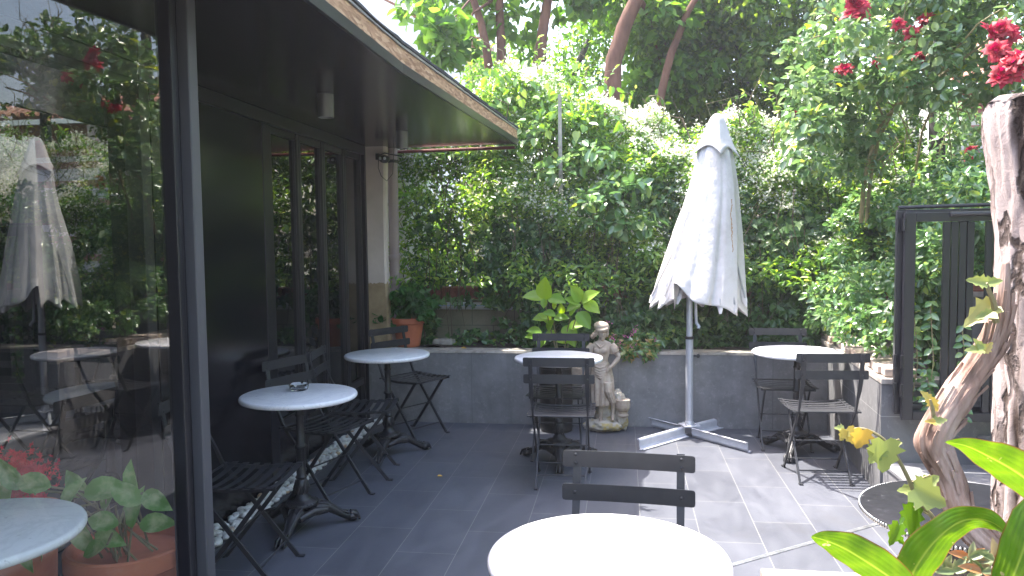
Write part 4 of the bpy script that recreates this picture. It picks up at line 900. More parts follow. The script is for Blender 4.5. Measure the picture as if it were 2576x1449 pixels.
def clusters(name, mat, parent, cl, per, L, W, T, off, upw=0.6, spread=0.7, droop=-0.4, shell=0.45):
    P = []; Nn = []
    for (c, r, wgt) in cl:
        k = int(per*wgt); d = unit(rnd(k)); rr = r*(rng.uniform(shell, 1.05, k)**0.8)[:, None]
        sc_ = np.array([1.0, 0.9, 0.75]); P.append(np.array(c)+d*rr*sc_); Nn.append(d)
    P = np.concatenate(P); Nn = np.concatenate(Nn); k = len(P)
    nr = Nn*0.7 + np.array([0, 0, upw]) + rnd(k, spread); dr = Nn*0.6 + np.array([0, 0, droop]) + rnd(k, 0.6)
    Ls = L*rng.uniform(0.6, 1.25, k)
    return leaves(name, mat, parent, P, dr, nr, Ls, Ls*W, T, off=off), P
# --- jasmine hedge
HO = (0, 6.9, 0.6)
hj = thing('jasmine_hedge', 'tall climbing jasmine hedge with white blossom behind the low planter wall', 'hedge', HO)
def dj(x, z, a, b):
    low = np.clip((z-0.95)/0.7, 0, 1)
    left = np.where((x < -0.9) & (z < 2.15), 0.50, 1.0)
    hole = np.where((x > -2.0) & (x < -0.9) & (z < 1.12), 0.05, 1.0)
    return low*left*hole*np.clip(0.75+1.2*a, 0.15, 1)
_, pj = hedge('foliage', lm_jas, hj, 60000, -2.15, 2.5, 0.95, topf, 7.05, 0.060, 0.46, T_LANCE, HO, depth=0.10, upw=1.1, clump=0.36, dens=dj, batter=0.42)
hedge('foliage', lm_dark, hj, 26000, -2.3, 2.6, 0.9, lambda x: topf(x)-0.12, 7.2, 0.06, 0.5, T_OVAL, HO, depth=0.12, upw=0.3, clump=0.1, dens=lambda x, z, a, b: np.where((x < -0.95) & (z < 2.1), 0.22, 1.0), seed=3.3)
twigs('branches', hj, 520, -2.2, 2.6, 0.7, 2.5, 6.85, 7.3, HO)
# blossoms on the sunlit upper parts
def blossoms(parent, n, P, off, size, zmin, wx=None):
    top = topf(P[:, 0]); d = top-P[:, 2]
    pr = np.where(P[:, 0] > 0.55, np.exp(-d/0.75), np.exp(-d/0.28)+0.16)*(P[:, 2] > zmin)
    pr = pr*np.clip(0.45+1.6*vnoise(P, 2.0, 9.0)+1.2*vnoise(P, 7.0, 4.0), 0.01, 2)
    pr /= pr.sum(); idx = rng.choice(len(P), n, p=pr); k = n
    q = P[idx] + rnd(k, 0.02) + np.array([0, -0.045, 0.02])
    return leaves('blossom', lm_flow, parent, q, rnd(k), np.stack([rng.normal(0, .5, k), rng.normal(-0.7, .4, k), rng.normal(0.5, .5, k)], 1), size*rng.uniform(0.7, 1.2, k), size*rng.uniform(0.7, 1.2, k), T_STAR, off=off, kind='stuff')
blossoms(hj, 19000, pj, HO, 0.036, 1.35)
# big bright leaves climbing out at the left (morning glory like)
k = 150; q = np.stack([rng.uniform(-1.25, 0.0, k), rng.uniform(6.55, 6.75, k), np.zeros(k)], 1); q[:, 2] = topf(q[:, 0]) - rng.uniform(-0.05, 1.1, k)
leaves('climber_leaves', lm_jas, hj, q, np.stack([rng.normal(0, .6, k), rng.normal(-.3, .3, k), rng.normal(-.6, .5, k)], 1), np.stack([rng.normal(0, .5, k), rng.normal(-.6, .3, k), rng.normal(.6, .5, k)], 1), rng.uniform(0.05, 0.10, k), rng.uniform(0.04, 0.07, k), T_HEART, off=HO, kind='stuff')
bc = [(atY(x_, y_, Y_), r_, w_) for x_, y_, Y_, r_, w_ in [(1480, 500, 6.35, .13, 1), (1530, 520, 6.35, .15, 1.2), (1560, 560, 6.38, .12, 1), (1490, 560, 6.4, .12, .8), (1400, 430, 6.5, .15, .8), (1550, 470, 6.4, .12, .8), (1620, 560, 6.4, .12, .8), (1600, 470, 6.45, .1, .6), (1340, 330, 6.6, .15, .6), (1500, 390, 6.5, .14, .7)]]
clusters('climber_foliage', lm_peri, hj, bc, 42, 0.09, 0.62, T_OVAL, HO, upw=1.0, spread=0.4, droop=-0.2)
for k_ in range(16):      # loose sprigs standing up from the top edge
    x_ = random.uniform(-1.9, 2.1); z_ = topf(x_); L_ = random.uniform(.10, .22); pts = [Vector((x_, 6.8, z_-.1)), Vector((x_+random.gauss(0, .05), 6.78, z_+L_*.5)), Vector((x_+random.gauss(0, .12), 6.76, z_+L_))]
    g = MB(); g.tube(pts, [.004, .003, .0015], 5); sg = g.build('sprig', m_cane, hj, off=HO); m__ = 9; P_ = [pts[0].lerp(pts[2], (q_+1)/m__) for q_ in range(m__)]
    leaves('sprig_leaves', lm_jas, sg, P_, [(random.uniform(-1, 1), random.uniform(-.8, .4), random.uniform(-.2, 1.2)) for q_ in P_], [(random.uniform(-.6, .6), -.6, .8) for q_ in P_], rng.uniform(.035, .07, m__), rng.uniform(.02, .03, m__), T_LANCE, off=HO)
# curling shoot above the hedge
g = MB(); pts = [atY(x, y, 6.6) for x, y in [(1668, 290), (1672, 262), (1664, 246), (1650, 240), (1634, 242), (1624, 252), (1626, 262), (1631, 258)]]; g.tube(pts, [0.006, 0.005, 0.005, 0.004, 0.004, 0.003, 0.003, 0.002], 6)
sh = g.build('shoot', m_cane, hj, True, off=HO)
q = [atY(x, y, 6.6) for x, y in [(1650, 240), (1664, 248), (1672, 262), (1636, 242), (1655, 238)]]
leaves('shoot_leaves', lm_canna, sh, q, [(0.2, 0, 1), (0.2, -.3, -1), (0.8, 0, 0.1), (-.6, 0, -.7), (0, 0, -1)], [(0, -1, .3)]*5, 0.065, 0.03, T_LANCE, off=HO)
# white trellis post
a = atY(1408, 238, 6.66); b = atY(1411, 398, 6.66)
t = thing('trellis_post', 'weathered whitish wooden trellis post standing in the hedge left of the parasol', 'post', b)
g = MB(); g.tube([b-b+Vector((0, 0, -1.3)), a-b], [(0.017, 0.012), (0.015, 0.010)], 4, wdir=(1, 0, 0)); g.build('post', m_coping, t)
# --- ivy
IO = (0, 6.6, 0.6)
iv = thing('ivy', 'dark green ivy hanging over the coping and block wall below the hedge', 'ivy', IO)
def divy(x, z, a, b):
    hole = ((x > -1.75) & (x < -1.22) & (z > 0.92) & (z < 1.13)) | ((x > -1.66) & (x < -0.86) & (z < 0.94))
    d = np.where(hole, np.where(b > 0.22, 0.35, 0.02), 1.0)
    d = d*np.where(x < -1.2, np.where(z > 1.12, 0.30, 0.6), 1.0)
    return d*np.clip(1.25-(z-1.25)/0.65, 0, 1)*np.clip(0.8+1.3*a, 0.25, 1)
hedge('foliage', lm_ivy, iv, 17000, -1.85, 2.1, 0.60, 1.95, 6.62, 0.078, 0.80, T_IVY, IO, depth=0.12, upw=0.45, clump=0.14, dens=divy, droop=-0.75, seed=1.7, spread=0.38)
hedge('foliage', lm_ivy, iv, 3600, -0.9, 1.65, 0.58, 0.98, 6.44, 0.065, 0.8, T_IVY, IO, depth=0.15, upw=0.7, clump=0.14, dens=lambda x, z, a, b: np.clip(1.1-(z-0.6)/0.42, 0, 1), droop=-0.6, seed=2.7)
hedge('foliage', lm_peri, iv, 700, -1.5, 1.6, 0.60, 0.70, 6.40, 0.05, 0.7, T_OVAL, IO, depth=0.15, upw=0.9, clump=0.08, droop=0.2, seed=5.7)
g = MB()
for i in range(60):
    x = random.uniform(-1.7, 1.6); z = random.uniform(1.2, 2.0); y = 6.55; g.tube([(x, y, z), (x+random.gauss(0, .05), y-0.03, z-0.3), (x+random.gauss(0, .1), y-0.02, z-random.uniform(0.5, 0.8))], 0.0025, 4)
g.build('stems', m_twig, iv, off=IO)

# --- cluster foliage helper
def tree(label, trunk_paths, cl, per, L, W, T, lmat, bmat, base, cat='tree'):
    t = thing('tree', label, cat, base, 0, 'garden trees beyond the hedge')
    g = MB()
    for pts, r0, r1 in trunk_paths:
        pp = [Vector(p) for p in pts]; fine = []
        for i in range(len(pp)-1):
            for q in range(5): fine.append(pp[i].lerp(pp[i+1], q/5))
        fine.append(pp[-1]); fine = [p + Vector((0.25*r0*noise.noise(p*2.5), 0, 0)) for p in fine]
        m = len(fine); g.tube(fine, [r0+(r1-r0)*i/(m-1) for i in range(m)], 12)
    g.build('trunk', bmat, t, True, off=base, angle=180)
    clusters('crown', lmat, t, cl, per, L, W, T, base)
    return t
def cl_px(lst, seed=0, jit=0.3):
    out = []
    for px, py, Y, r, wgt in lst: out.append((atY(px, py, Y)+Vector((0, random.uniform(-jit, jit), 0)), r, wgt))
    return out
def P9(pts, Y): return [atY(x, y, Y) for x, y in pts]
def limbs(base, cl, r=0.02, n=6):
    out = []
    for c, rr, wg in random.sample(cl, min(n, len(cl))):
        m = (Vector(base)+Vector(c))/2 + Vector((0, 0, 0.15)); out.append(([base, m, c], r, r*0.3))
    return out
# T1: multi-stem on the left with broad bright leaves
c1 = cl_px([(960+random.uniform(0, 520), random.uniform(-300, -20), random.uniform(8.6, 9.8), random.uniform(0.2, 0.4), 1) for i in range(26)]
           + [(1060, 40, 8, .22, .7), (1100, 90, 8, .2, .8), (1140, 60, 8, .2, .7), (1130, 130, 8.0, .18, .7), (1170, 105, 8.2, .16, .5), (1250, 60, 8.9, .25, .8), (1310, 60, 9.2, .3, .9), (1040, -40, 8, .3, 1), (1310, -20, 9, .4, 1), (1080, 125, 7.8, .12, .4), (1200, 30, 8.9, .25, .8), (1430, 10, 9.4, .3, .8), (1330, 120, 9.3, .2, .5)])
s1 = P9([(1240, 330), (1232, 190), (1212, 60), (1150, -120)], 8.6)
tree('multi stemmed tree with reddish brown trunks and heart shaped leaves beside the white building',
     [(s1, .06, .035), (P9([(1262, 330), (1262, 170), (1258, 40), (1262, -140)], 8.7), .065, .04), (P9([(1300, 330), (1355, 150), (1368, 60), (1398, -120)], 8.8), .075, .05), (P9([(1212, 100), (1150, 92), (1060, 50), (1000, 15), (930, -20)], 8.3), .024, .010)] + limbs(atY(1240, 0, 8.7), c1, .02, 9),
     c1, 80, 0.135, 0.72, T_HEART, lm_tree, m_trunk, (atY(1260, 300, 8.7).x, 8.7, 0))
# T2: thick curved trunk in the middle
c2 = cl_px([(1500+random.uniform(0, 330), random.uniform(-300, 60), random.uniform(9.6, 10.8), random.uniform(0.35, 0.6), 1) for i in range(20)] + [(1580+k_*42, 215+random.uniform(-40, 70), 9.9, .34, 1.2) for k_ in range(5)] + [(1470, 0, 9.8, .25, .6), (1640, 120, 10, .4, 1), (1700, 150, 9.8, .4, 1), (1680, 40, 9.2, .35, 1), (1720, 220, 9.8, .35, 1)])
tree('tree with one thick curved reddish trunk rising behind the hedge left of the parasol',
     [(P9([(1548, 420), (1540, 260), (1545, 150), (1568, 70), (1605, -10), (1660, -150)], 8.8), .105, .07), (P9([(1640, 330), (1690, 130), (1730, 30), (1800, -90)], 9.1), .05, .03)] + limbs(atY(1600, -20, 9), c2, .025, 8),
     c2, 330, 0.105, 0.75, T_HEART, lm_tree, m_trunk, (atY(1545, 300, 9).x, 9.0, 0))
# T3: dense dark tree on the right
c3 = cl_px([(1640+random.uniform(0, 420), random.uniform(-250, 250), random.uniform(9.6, 11.4), random.uniform(0.4, 0.7), 1) for i in range(44)] + [(1700+k_*45, 265+random.uniform(-30, 40), 10.4, .42, 1) for k_ in range(10)])
tree('dense darker green tree filling the view between the parasol and the roses',
     [(P9([(1880, 420), (1870, 200), (1850, 60), (1870, -150)], 10.6), .12, .06), (P9([(1870, 200), (1960, 60), (2050, -60)], 10.6), .05, .02)] + limbs(atY(1860, 60, 10.6), c3, .03, 10),
     c3, 400, 0.085, 0.62, T_OVAL, lm_dark, m_dtrunk, (atY(1875, 300, 10.6).x, 10.6, 0))
# T4: bushes/trees farther back seen through the gaps
c4_ = cl_px([(1230+random.uniform(0, 220), 150+random.uniform(-20, 160), random.uniform(11.5, 12.5), .55, 1) for i in range(9)] + [(1500+random.uniform(-20, 80), 80+random.uniform(-140, 200), 12.5, .6, 1) for i in range(9)])
tree('bushy green tree farther back between the reddish trunks', [(P9([(1400, 420), (1420, 240), (1480, 100)], 12), .08, .04)], c4_, 480, 0.085, 0.6, T_OVAL, lm_tree, m_dtrunk, (atY(1400, 350, 12).x, 12, 0))
# T5: right hand tree above the roses
c5 = cl_px([(2050+random.uniform(0, 560), random.uniform(-260, 40), random.uniform(8.5, 10.5), random.uniform(.35, .6), 1) for i in range(20)] )
c5 += [((random.uniform(2.2, 5.0), random.uniform(8.2, 10), random.uniform(3.6, 6.4)), random.uniform(.4, .65), 1) for i in range(22)]
tree('pale leaved tree behind the rose bush at the top right', [(P9([(2300, 500), (2290, 200), (2260, -100)], 9.5), .08, .05)] + limbs(atY(2260, -60, 9.5), c5, .02, 8), c5, 300, 0.08, 0.6, T_OVAL, lm_rose, m_dtrunk, (atY(2300, 400, 9.5).x, 9.5, 0))
# dark post-like trunk behind the roses
p0 = atY(2344, 360, 7.0)
t = thing('bare_tree', 'dark straight bare tree trunk behind the rose canes', 'tree', (p0.x, 7.0, 0))
g = MB(); pts = [Vector((0.04*math.sin(z*1.3)+0.015*z, 0, z)) for z in np.linspace(0, 4.6, 20)]; g.tube([p for p in pts], [0.085-0.004*i*0.6 for i in range(20)], 14); g.build('trunk', m_dtrunk, t, True, angle=180)
# low garden hedge mass behind the fence line (seen lit through the gaps)
t = thing('garden_shrubs', 'sunlit shrubs growing in the garden behind the jasmine hedge', 'shrubs', (0, 8.3, 0))
cb = [((random.uniform(-3.4, 3.2), random.uniform(7.9, 9.2), random.uniform(0.3, 2.3)), random.uniform(.35, .55), 1) for i in range(64)]
clusters('foliage', lm_jas, t, cb, 230, 0.085, 0.5, T_LANCE, (0, 8.3, 0)); tag(t, None, None, None)
twigs('branches', t, 90, -3.2, 3.2, 0.1, 2.2, 8.0, 9.0, (0, 8.3, 0), 0.9, 0.012)

# --- side planter periwinkle
PO2 = (2.2, 5.5, 0.7)
t = thing('periwinkle', 'mass of trailing periwinkle with glossy pale leaves in the side planter', 'plant', PO2)
cl = []
for i in range(46):
    y = random.uniform(4.75, 6.6); x = random.uniform(1.78, 2.7); h = 0.95+0.45*min(1, (x-1.6)/0.7)
    cl.append(((x, y, random.uniform(0.85, 0.72+h*0.92)), random.uniform(.14, .24), 1))
for (px, py, Y) in [(2070, 745, 6.1), (2100, 720, 6.0), (2075, 800, 6.0), (2120, 640, 6.2), (2130, 560, 6.3), (2110, 780, 5.6), (2150, 830, 5.3), (2200, 800, 5.1), (2230, 850, 4.95), (2140, 700, 5.6), (2180, 740, 5.3)]:
    cl.append((atY(px, py, Y), .13, .7))
for i in range(10): cl.append(((1.62+random.uniform(0, .28), random.uniform(4.72, 5.0), random.uniform(.8, 1.45)), .13, .7))
for i in range(6): cl.append(((random.uniform(1.9, 2.3), random.uniform(4.9, 5.1), random.uniform(1.2, 1.6)), .14, .7))
clusters('foliage', lm_peri, t, cl, 270, 0.048, 0.62, T_OVAL, PO2, upw=0.9, spread=0.5, droop=-0.2)
g = MB()
for i in range(14):
    x = 1.56+random.uniform(0, .08); y = random.uniform(4.7, 6.2)
    g.tube([(x+.2, y, 0.85), (x, y, 0.80), (x-0.05, y-0.02, random.uniform(0.55, 0.72))], 0.002, 4)
q = []
for (px, py, Y, ln) in [(2300, 800, 4.55, .5), (2340, 760, 4.5, .65), (2420, 820, 4.45, .5), (2330, 930, 4.5, .25)]:
    a = atY(px, py, Y); pts = [a, a+Vector((.02, -.01, -ln*.5)), a+Vector((-.01, 0, -ln))]; g = MB(); g.tube(pts, 0.0022, 4); g.build('runner', m_cane, t, off=PO2)
    for k in range(11): f_ = k/10; p = a+Vector((.02*f_, 0, -ln*f_)); q += [p, p]
q = np.array(q); k = len(q)
leaves('runner_leaves', lm_peri, t, q, np.stack([np.tile([-1, 1], k//2)+rng.normal(0, .3, k), rng.normal(-.4, .3, k), rng.normal(-.4, .3, k)], 1), np.stack([rng.normal(0, .3, k), np.full(k, -.8), np.full(k, .6)], 1), rng.uniform(.04, .062, k), rng.uniform(.026, .036, k), T_OVAL, off=PO2, kind='stuff')

# --- rose bush
RB = (2.3, 6.2, 0.7)
rb = thing('rose_bush', 'climbing rose bush with red blooms on long thorny canes at the top right', 'rose bush', RB)
def cane(pts, Y0, Y1, r0, r1):
    m = len(pts); pp = [atY(x, y, Y0+(Y1-Y0)*i/(m-1)) for i, (x, y) in enumerate(pts)]; g = MB()
    fine = []
    for i in range(m-1):
        for q_ in range(4): fine.append(pp[i].lerp(pp[i+1], q_/4))
    fine.append(pp[-1]); g.tube(fine, [r0+(r1-r0)*i/(len(fine)-1) for i in range(len(fine))], 8)
    for i, p in enumerate(fine[:-1]):
        for s_ in (0.3, 0.8):
            c = p.lerp(fine[i+1], s_); d = Vector((random.choice((-1, 1)), random.uniform(-.6, .6), random.uniform(-.2, .5))).normalized(); g.tube([c, c+d*(r0+0.012)], [0.004, 0.0006], 5)
    g.build('cane', m_cane, rb, off=RB)
cane([(2166, 560), (2172, 480), (2182, 420), (2200, 345), (2225, 300), (2255, 268), (2300, 235), (2345, 205), (2420, 150), (2500, 90), (2580, 60)], 6.0, 5.2, .017, .006)
cane([(2180, 560), (2186, 480), (2195, 420), (2210, 350), (2235, 305), (2262, 240), (2290, 170), (2310, 100), (2330, 30)], 6.05, 5.6, .015, .006)
cane([(2284, 560), (2290, 480), (2305, 420), (2320, 330), (2345, 270), (2360, 180), (2372, 60)], 6.2, 5.9, .013, .005)
cane([(2225, 300), (2180, 200), (2120, 130), (2060, 90), (2010, 110)], 5.9, 5.5, .008, .003)
cane([(2345, 205), (2280, 120), (2200, 95), (2130, 60), (2070, 20)], 5.4, 5.1, .008, .003)
cane([(2345, 205), (2400, 130), (2460, 60), (2540, 10)], 5.4, 5.0, .009, .004)
cane([(2255, 268), (2180, 235), (2110, 215), (2060, 205)], 5.7, 5.5, .006, .003)
rl = []
for i in range(78):
    px = random.uniform(2010, 2600); py = random.uniform(-140, 230); 
    if px < 2120: py = random.uniform(60, 420)
    rl.append((px, py, random.uniform(5.0, 6.2), random.uniform(.10, .20), 1))
rl += [(2140+random.uniform(-60, 60), 330+random.uniform(-90, 120), random.uniform(5.8, 6.3), .15, 1) for i in range(12)]
rl += [(2420+random.uniform(-50, 60), 300+random.uniform(-60, 220), random.uniform(6.3, 6.9), .15, .8) for i in range(8)]
rl = cl_px(rl, 0, 0.1)
clusters('foliage', lm_rose, rb, rl, 100, 0.062, 0.66, T_OVAL, RB, upw=0.9, spread=0.5, droop=-0.1)
twigs('twigs', rb, 150, 1.7, 3.0, 1.9, 3.4, 5.4, 6.2, RB, 0.4, 0.003, m_cane)
# rose flower mesh (parts)
def rose_flower():
    me_v = []; me_f = []
    for layer, (cnt, tilt, rr, sz) in enumerate([(3, 1.25, .004, .018), (4, 1.05, .008, .024), (5, .8, .012, .030), (6, .5, .016, .036), (6, .15, .018, .040)]):
        for k in range(cnt):
            a = 2*PI*k/cnt + layer*0.7 + random.uniform(-.2, .2); R = Matrix.Rotation(a, 3, 'Z'); b = len(me_v)
            for i in range(5):
                for j in range(5):
                    u = i/4; v = (j/4-.5); wd = sz*1.15*math.sin(PI*(0.15+0.80*u)**0.8)
                    x = rr + math.cos(tilt)*sz*u + 0.25*sz*u*u*(1 if layer > 2 else -.3); z = math.sin(tilt)*sz*u - (0.35*sz*u**3 if layer > 2 else 0); y = v*wd
                    x -= 0.9*v*v*wd; z += random.uniform(-.0015, .0015)
                    me_v.append(R @ Vector((x, y, z)))
            for i in range(4):
                for j in range(4): q_ = b+i*5+j; me_f.append((q_, q_+1, q_+6, q_+5))
    g = MB(); g.add(me_v, me_f); return g
first = None
rs_ = [(2155, 12, 5.0, 1.5), (2140, 35, 5.0, 1.3), (2165, 35, 5.02, 1.3), (2148, 0, 5.0, 1.3), (2170, 10, 5.02, 1.2), (2292, 82, 5.3, 1.1), (2325, 45, 5.3, 1.2), (2328, 62, 5.3, 1), (2305, 140, 5.4, .9), (2318, 145, 5.4, .8), (2208, 158, 5.4, .9), (2125, 172, 5.2, 1.2), (2112, 180, 5.2, .8),
       (2300, 212, 5.5, 1.2), (2288, 218, 5.5, .9), (2490, 78, 4.6, 1.3), (2520, 72, 4.6, 1.3), (2535, 90, 4.6, 1.3), (2505, 125, 4.5, 1.3), (2520, 140, 4.5, 1.4), (2545, 155, 4.4, 1.5), (2568, 145, 4.4, 1.5), (2530, 185, 4.4, 1.5), (2555, 170, 4.4, 1.4), (2512, 195, 4.4, 1.1), (2000, 285, 6.0, .7), (1985, 378, 6.2, .5),
       (2440, 375, 6.3, 1), (2435, 402, 6.3, .9), (2200, 225, 5.6, .6), (2260, 60, 5.0, .9)]
for i, (px, py, Y, s_) in enumerate(rs_):
    p = atY(px, py, Y)
    if first is None: o = first = rose_flower().build('rose_bloom', lm_flowR, rb, True, angle=180)
    else: o = first.copy(); COL.objects.link(o)
    o.location = (p.x-RB[0], p.y-RB[1], p.z-RB[2]); o.scale = (s_*0.85,)*3
    o.rotation_euler = (random.uniform(0.5, 1.4), random.uniform(-.5, .5), random.uniform(-1, 1)*0.9)

# tall hedge on the far right side of the yard (only seen mirrored in the glass)
SO2 = (3.3, 2.5, 0)
t = thing('side_hedge', 'tall green climbing hedge along the right side of the yard', 'hedge', SO2)
cl = [((random.uniform(3.0, 3.4), random.uniform(-1.5, 4.4), random.uniform(0.5, 4.6)), random.uniform(.25, .4), 1) for i in range(120)]
clusters('foliage', lm_jas, t, cl, 130, 0.075, 0.55, T_OVAL, SO2)
g = MB(); g.b2((3.45, -1.6, 0.0), (3.55, 4.45, 3.3)); g.build('fence_board', m_dtrunk, t, off=SO2)

# --- hydrangea
HY = atY(1412, 880, 6.12); HYO = (HY.x, 6.12, 0.5)
t = thing('hydrangea', 'young hydrangea with large bright green toothed leaves above the black planter', 'plant', HYO)
hl = [(453, 322, 90, 145, 0), (440, 312, 165, 125, 0), (448, 312, -95, 60, 0), (470, 312, -5, 115, 0), (680, 335, 112, 120, 0), (690, 335, 42, 125, 0), (700, 340, -28, 115, 0), (680, 350, -160, 95, 0), (665, 345, 150, 90, 0),
      (520, 420, 160, 85, 1), (560, 410, 95, 70, 1), (510, 440, 10, 95, 1), (470, 440, 175, 95, 1), (660, 400, -50, 125, 0), (470, 520, 70, 85, 1), (430, 530, 165, 95, 1), (600, 500, 20, 110, 1), (560, 500, -30, 125, 1), (520, 520, -140, 90, 1), (450, 555, -120, 90, 1), (420, 560, 170, 95, 1), (520, 570, -10, 90, 1), (505, 380, 70, 60, 1), (610, 420, 60, 80, 1), (600, 540, -60, 90, 1), (490, 470, 130, 100, 1)]
Pp = []; D = []; Nr = []; Ls = []
for x, y, a, l, dk in hl:
    p = atY(1195+x*.3906, 629+y*.3906, 6.12 - (0.10 if not dk else -0.02) + random.uniform(-.04, .04)); a = rad(a)
    Pp.append(p); D.append((math.cos(a), -0.45, math.sin(a)*0.9)); Nr.append((-0.1, -0.7, 0.75)); Ls.append(l*.3906*6.2/1935*1.08)
Ls = np.array(Ls)
T_HYD = sym([(0.08, 0.22), (0.22, 0.42), (0.42, 0.5), (0.62, 0.44), (0.82, 0.24), (0.93, 0.09)], 0.25, -0.18)
leaves('foliage', lm_hyd, t, Pp, D, Nr, Ls, Ls*0.72, T_HYD, off=HYO)
g = MB()
for x0, x1, y1 in ((1408, 1368, 752), (1412, 1462, 758), (1405, 1390, 800), (1415, 1435, 800)):
    g.tube([Vector((HY.x+(x0-1410)*.003, 6.1, 0.5)), atY((x0+x1)/2, 840, 6.12), atY(x1, y1, 6.08)], [.006, .005, .004], 6)
g.build('stem', m_cane, t, off=HYO)

# --- terracotta pot with geranium
c = (-1.845, 6.42, 0.60)
t = thing('terracotta_pot', 'terracotta pot on the planter wall beside the downpipe', 'plant pot', (c[0], c[1], 0.607))
g = MB(); g.lathe([(0.001, 0.0), (0.092, 0.0), (0.097, 0.006), (0.128, 0.195), (0.128, 0.198), (0.140, 0.20), (0.146, 0.205), (0.147, 0.245), (0.142, 0.25), (0.130, 0.248), (0.126, 0.215), (0.001, 0.212)], 44); g.build('body', m_terra, t, True, angle=35)
gO = (c[0], c[1], 0.84)
t = thing('geranium', 'leafy green geranium spilling out of the terracotta pot by the pillar', 'plant', gO)
cl = [(atY(x, y, 6.38+random.uniform(-.08, .08)), r, 1) for x, y, r in [(975, 770, .07), (1000, 790, .08), (960, 800, .06), (985, 815, .06), (1020, 775, .09), (1050, 765, .08), (1070, 790, .05), (1010, 745, .08), (1040, 735, .08), (965, 755, .05), (1080, 765, .04)]]
T_ROUND = sym([(-0.05, 0.22), (0.05, 0.42), (0.2, 0.40), (0.35, 0.52), (0.6, 0.46), (0.75, 0.40), (0.92, 0.2)], 0.3, -0.1)
clusters('foliage', lm_ger, t, cl, 60, 0.052, 0.95, T_ROUND, gO, upw=0.5, spread=0.35, droop=-0.3)
clusters('trailing_ivy', lm_ivy, t, [(atY(x, y, 6.5), .07, 1) for x, y in [(1010, 725), (1060, 735), (1085, 760), (1085, 810), (1050, 720)]], 34, 0.06, 0.8, T_IVY, gO)
# loose stone
g = MB(); p = atZ(1112, 868, 0.61); rs = []
for z, k in ((0, 1), (0.035, 0.97), (0.055, 0.86)):
    rs.append([((-.095*k+.01*noise.noise((z*9, 1, 0)), -.05*k, z)), (.085*k, -.06*k, z), (.105*k, .03*k, z*1.05), (.04*k, .075*k, z), (-.07*k, .06*k, z*.8)])
g.rings(rs); o = g.build('loose_stone', m_coping, None, bevel=0.008); o.location = (p.x, p.y+0.06, 0.608); tag(o, 'flat loose pinkish stone lying on the planter beside the terracotta pot', 'stone')
# --- pink flowers trailing over the wall
FO = (0.15, 6.3, 0.62)
t = thing('pink_flowers', 'trailing pale leaved plant with pink blossoms spilling over the wall beside the statue', 'plant', FO)
cl = [(atY(x, y, Y), r, 1) for x, y, Y, r in [(1560, 872, 6.25, .07), (1600, 868, 6.22, .07), (1640, 872, 6.2, .07), (1580, 890, 6.15, .05), (1628, 892, 6.14, .05), (1545, 850, 6.3, .06), (1660, 850, 6.3, .08), (1610, 845, 6.35, .07), (1690, 840, 6.35, .07)]]
clusters('foliage', lm_vineleaf, t, cl[:6], 26, 0.05, 0.8, T_IVY, FO, upw=0.8); clusters('foliage', lm_peri, t, cl, 45, 0.052, 0.8, T_IVY, FO, upw=0.8)
q = [atY(x, y, 6.16) for x, y in [(1538, 850), (1545, 855), (1541, 846), (1531, 811), (1596, 828), (1599, 833), (1594, 836), (1600, 826), (1557, 862), (1570, 842), (1576, 846), (1590, 872), (1600, 868), (1557, 874), (1590, 846), (1648, 858)]]; k = len(q); q = np.repeat(np.array(q), 5, 0)+rnd(k*5, .008); k = len(q)
leaves('blossom', lm_pinkf, t, q, rnd(k), np.stack([rng.normal(0, .5, k), np.full(k, -.8), np.full(k, .4)], 1), .017, .017, T_STAR, off=FO, kind='stuff')

# --- pot plants behind the door leaf
p = Vector((-1.68, 2.36, 0))
t = thing('pothos_pot', 'wide terracotta pot standing behind the glass door leaf', 'plant pot', p)
g = MB(); g.lathe([(0.001, 0.0), (0.13, 0.0), (0.175, 0.42), (0.195, 0.425), (0.2, 0.43), (0.2, 0.485), (0.19, 0.49), (0.175, 0.485), (0.17, 0.45), (0.001, 0.445)], 44); g.build('body', m_terra, t, True, angle=35)
t = thing('pothos', 'variegated pothos with large marbled leaves behind the glass door leaf', 'plant', (p.x, p.y, 0.45)); off = (p.x, p.y, 0.45)
pl = [(330, 1330, 80, 120), (360, 1265, 150, 110), (345, 1240, 95, 100), (360, 1240, -20, 100), (350, 1320, 5, 105), (300, 1320, 170, 100), (210, 1240, 10, 130), (220, 1250, 130, 100), (130, 1225, 165, 110), (60, 1230, 120, 110), (190, 1310, -60, 110), (120, 1320, -110, 120), (60, 1340, -80, 110), (260, 1290, 60, 90), (270, 1370, -160, 90), (160, 1280, 60, 100), (20, 1280, 80, 120), (240, 1340, -20, 90)]
Pp = [];  D = []; Ls = []
for x, y, a, l in pl:
    Pp.append(atY(x, y, 2.12+random.uniform(-.04, .22))); D.append((math.cos(rad(a)), random.uniform(-.4, .1), math.sin(rad(a)))); Ls.append(l*2.3/1935)
Ls = np.array(Ls); leaves('foliage', lm_poth, t, Pp, D, [(-.2, -.8, .55)]*len(Pp), Ls, Ls*.55, T_HYD, off=off)
g = MB()
for q_ in Pp: g.tube([Vector((p.x, p.y, .45))+Vector((random.uniform(-.08, .08), random.uniform(-.08, .08), 0)), (Vector(q_)+p)/2+Vector((0, 0, .32)), q_], .004, 5)
g.build('stem', m_cane, t, off=off)
kx = atY(45, 1205, 2.36)
t = thing('kalanchoe', 'red flowering kalanchoe behind the pothos at the left edge', 'plant', (kx.x, kx.y, 0.0)); off = (kx.x, kx.y, 0)
k = 900; q = np.array(kx)+rnd(k, .042)*np.array([1.2, .8, .9])
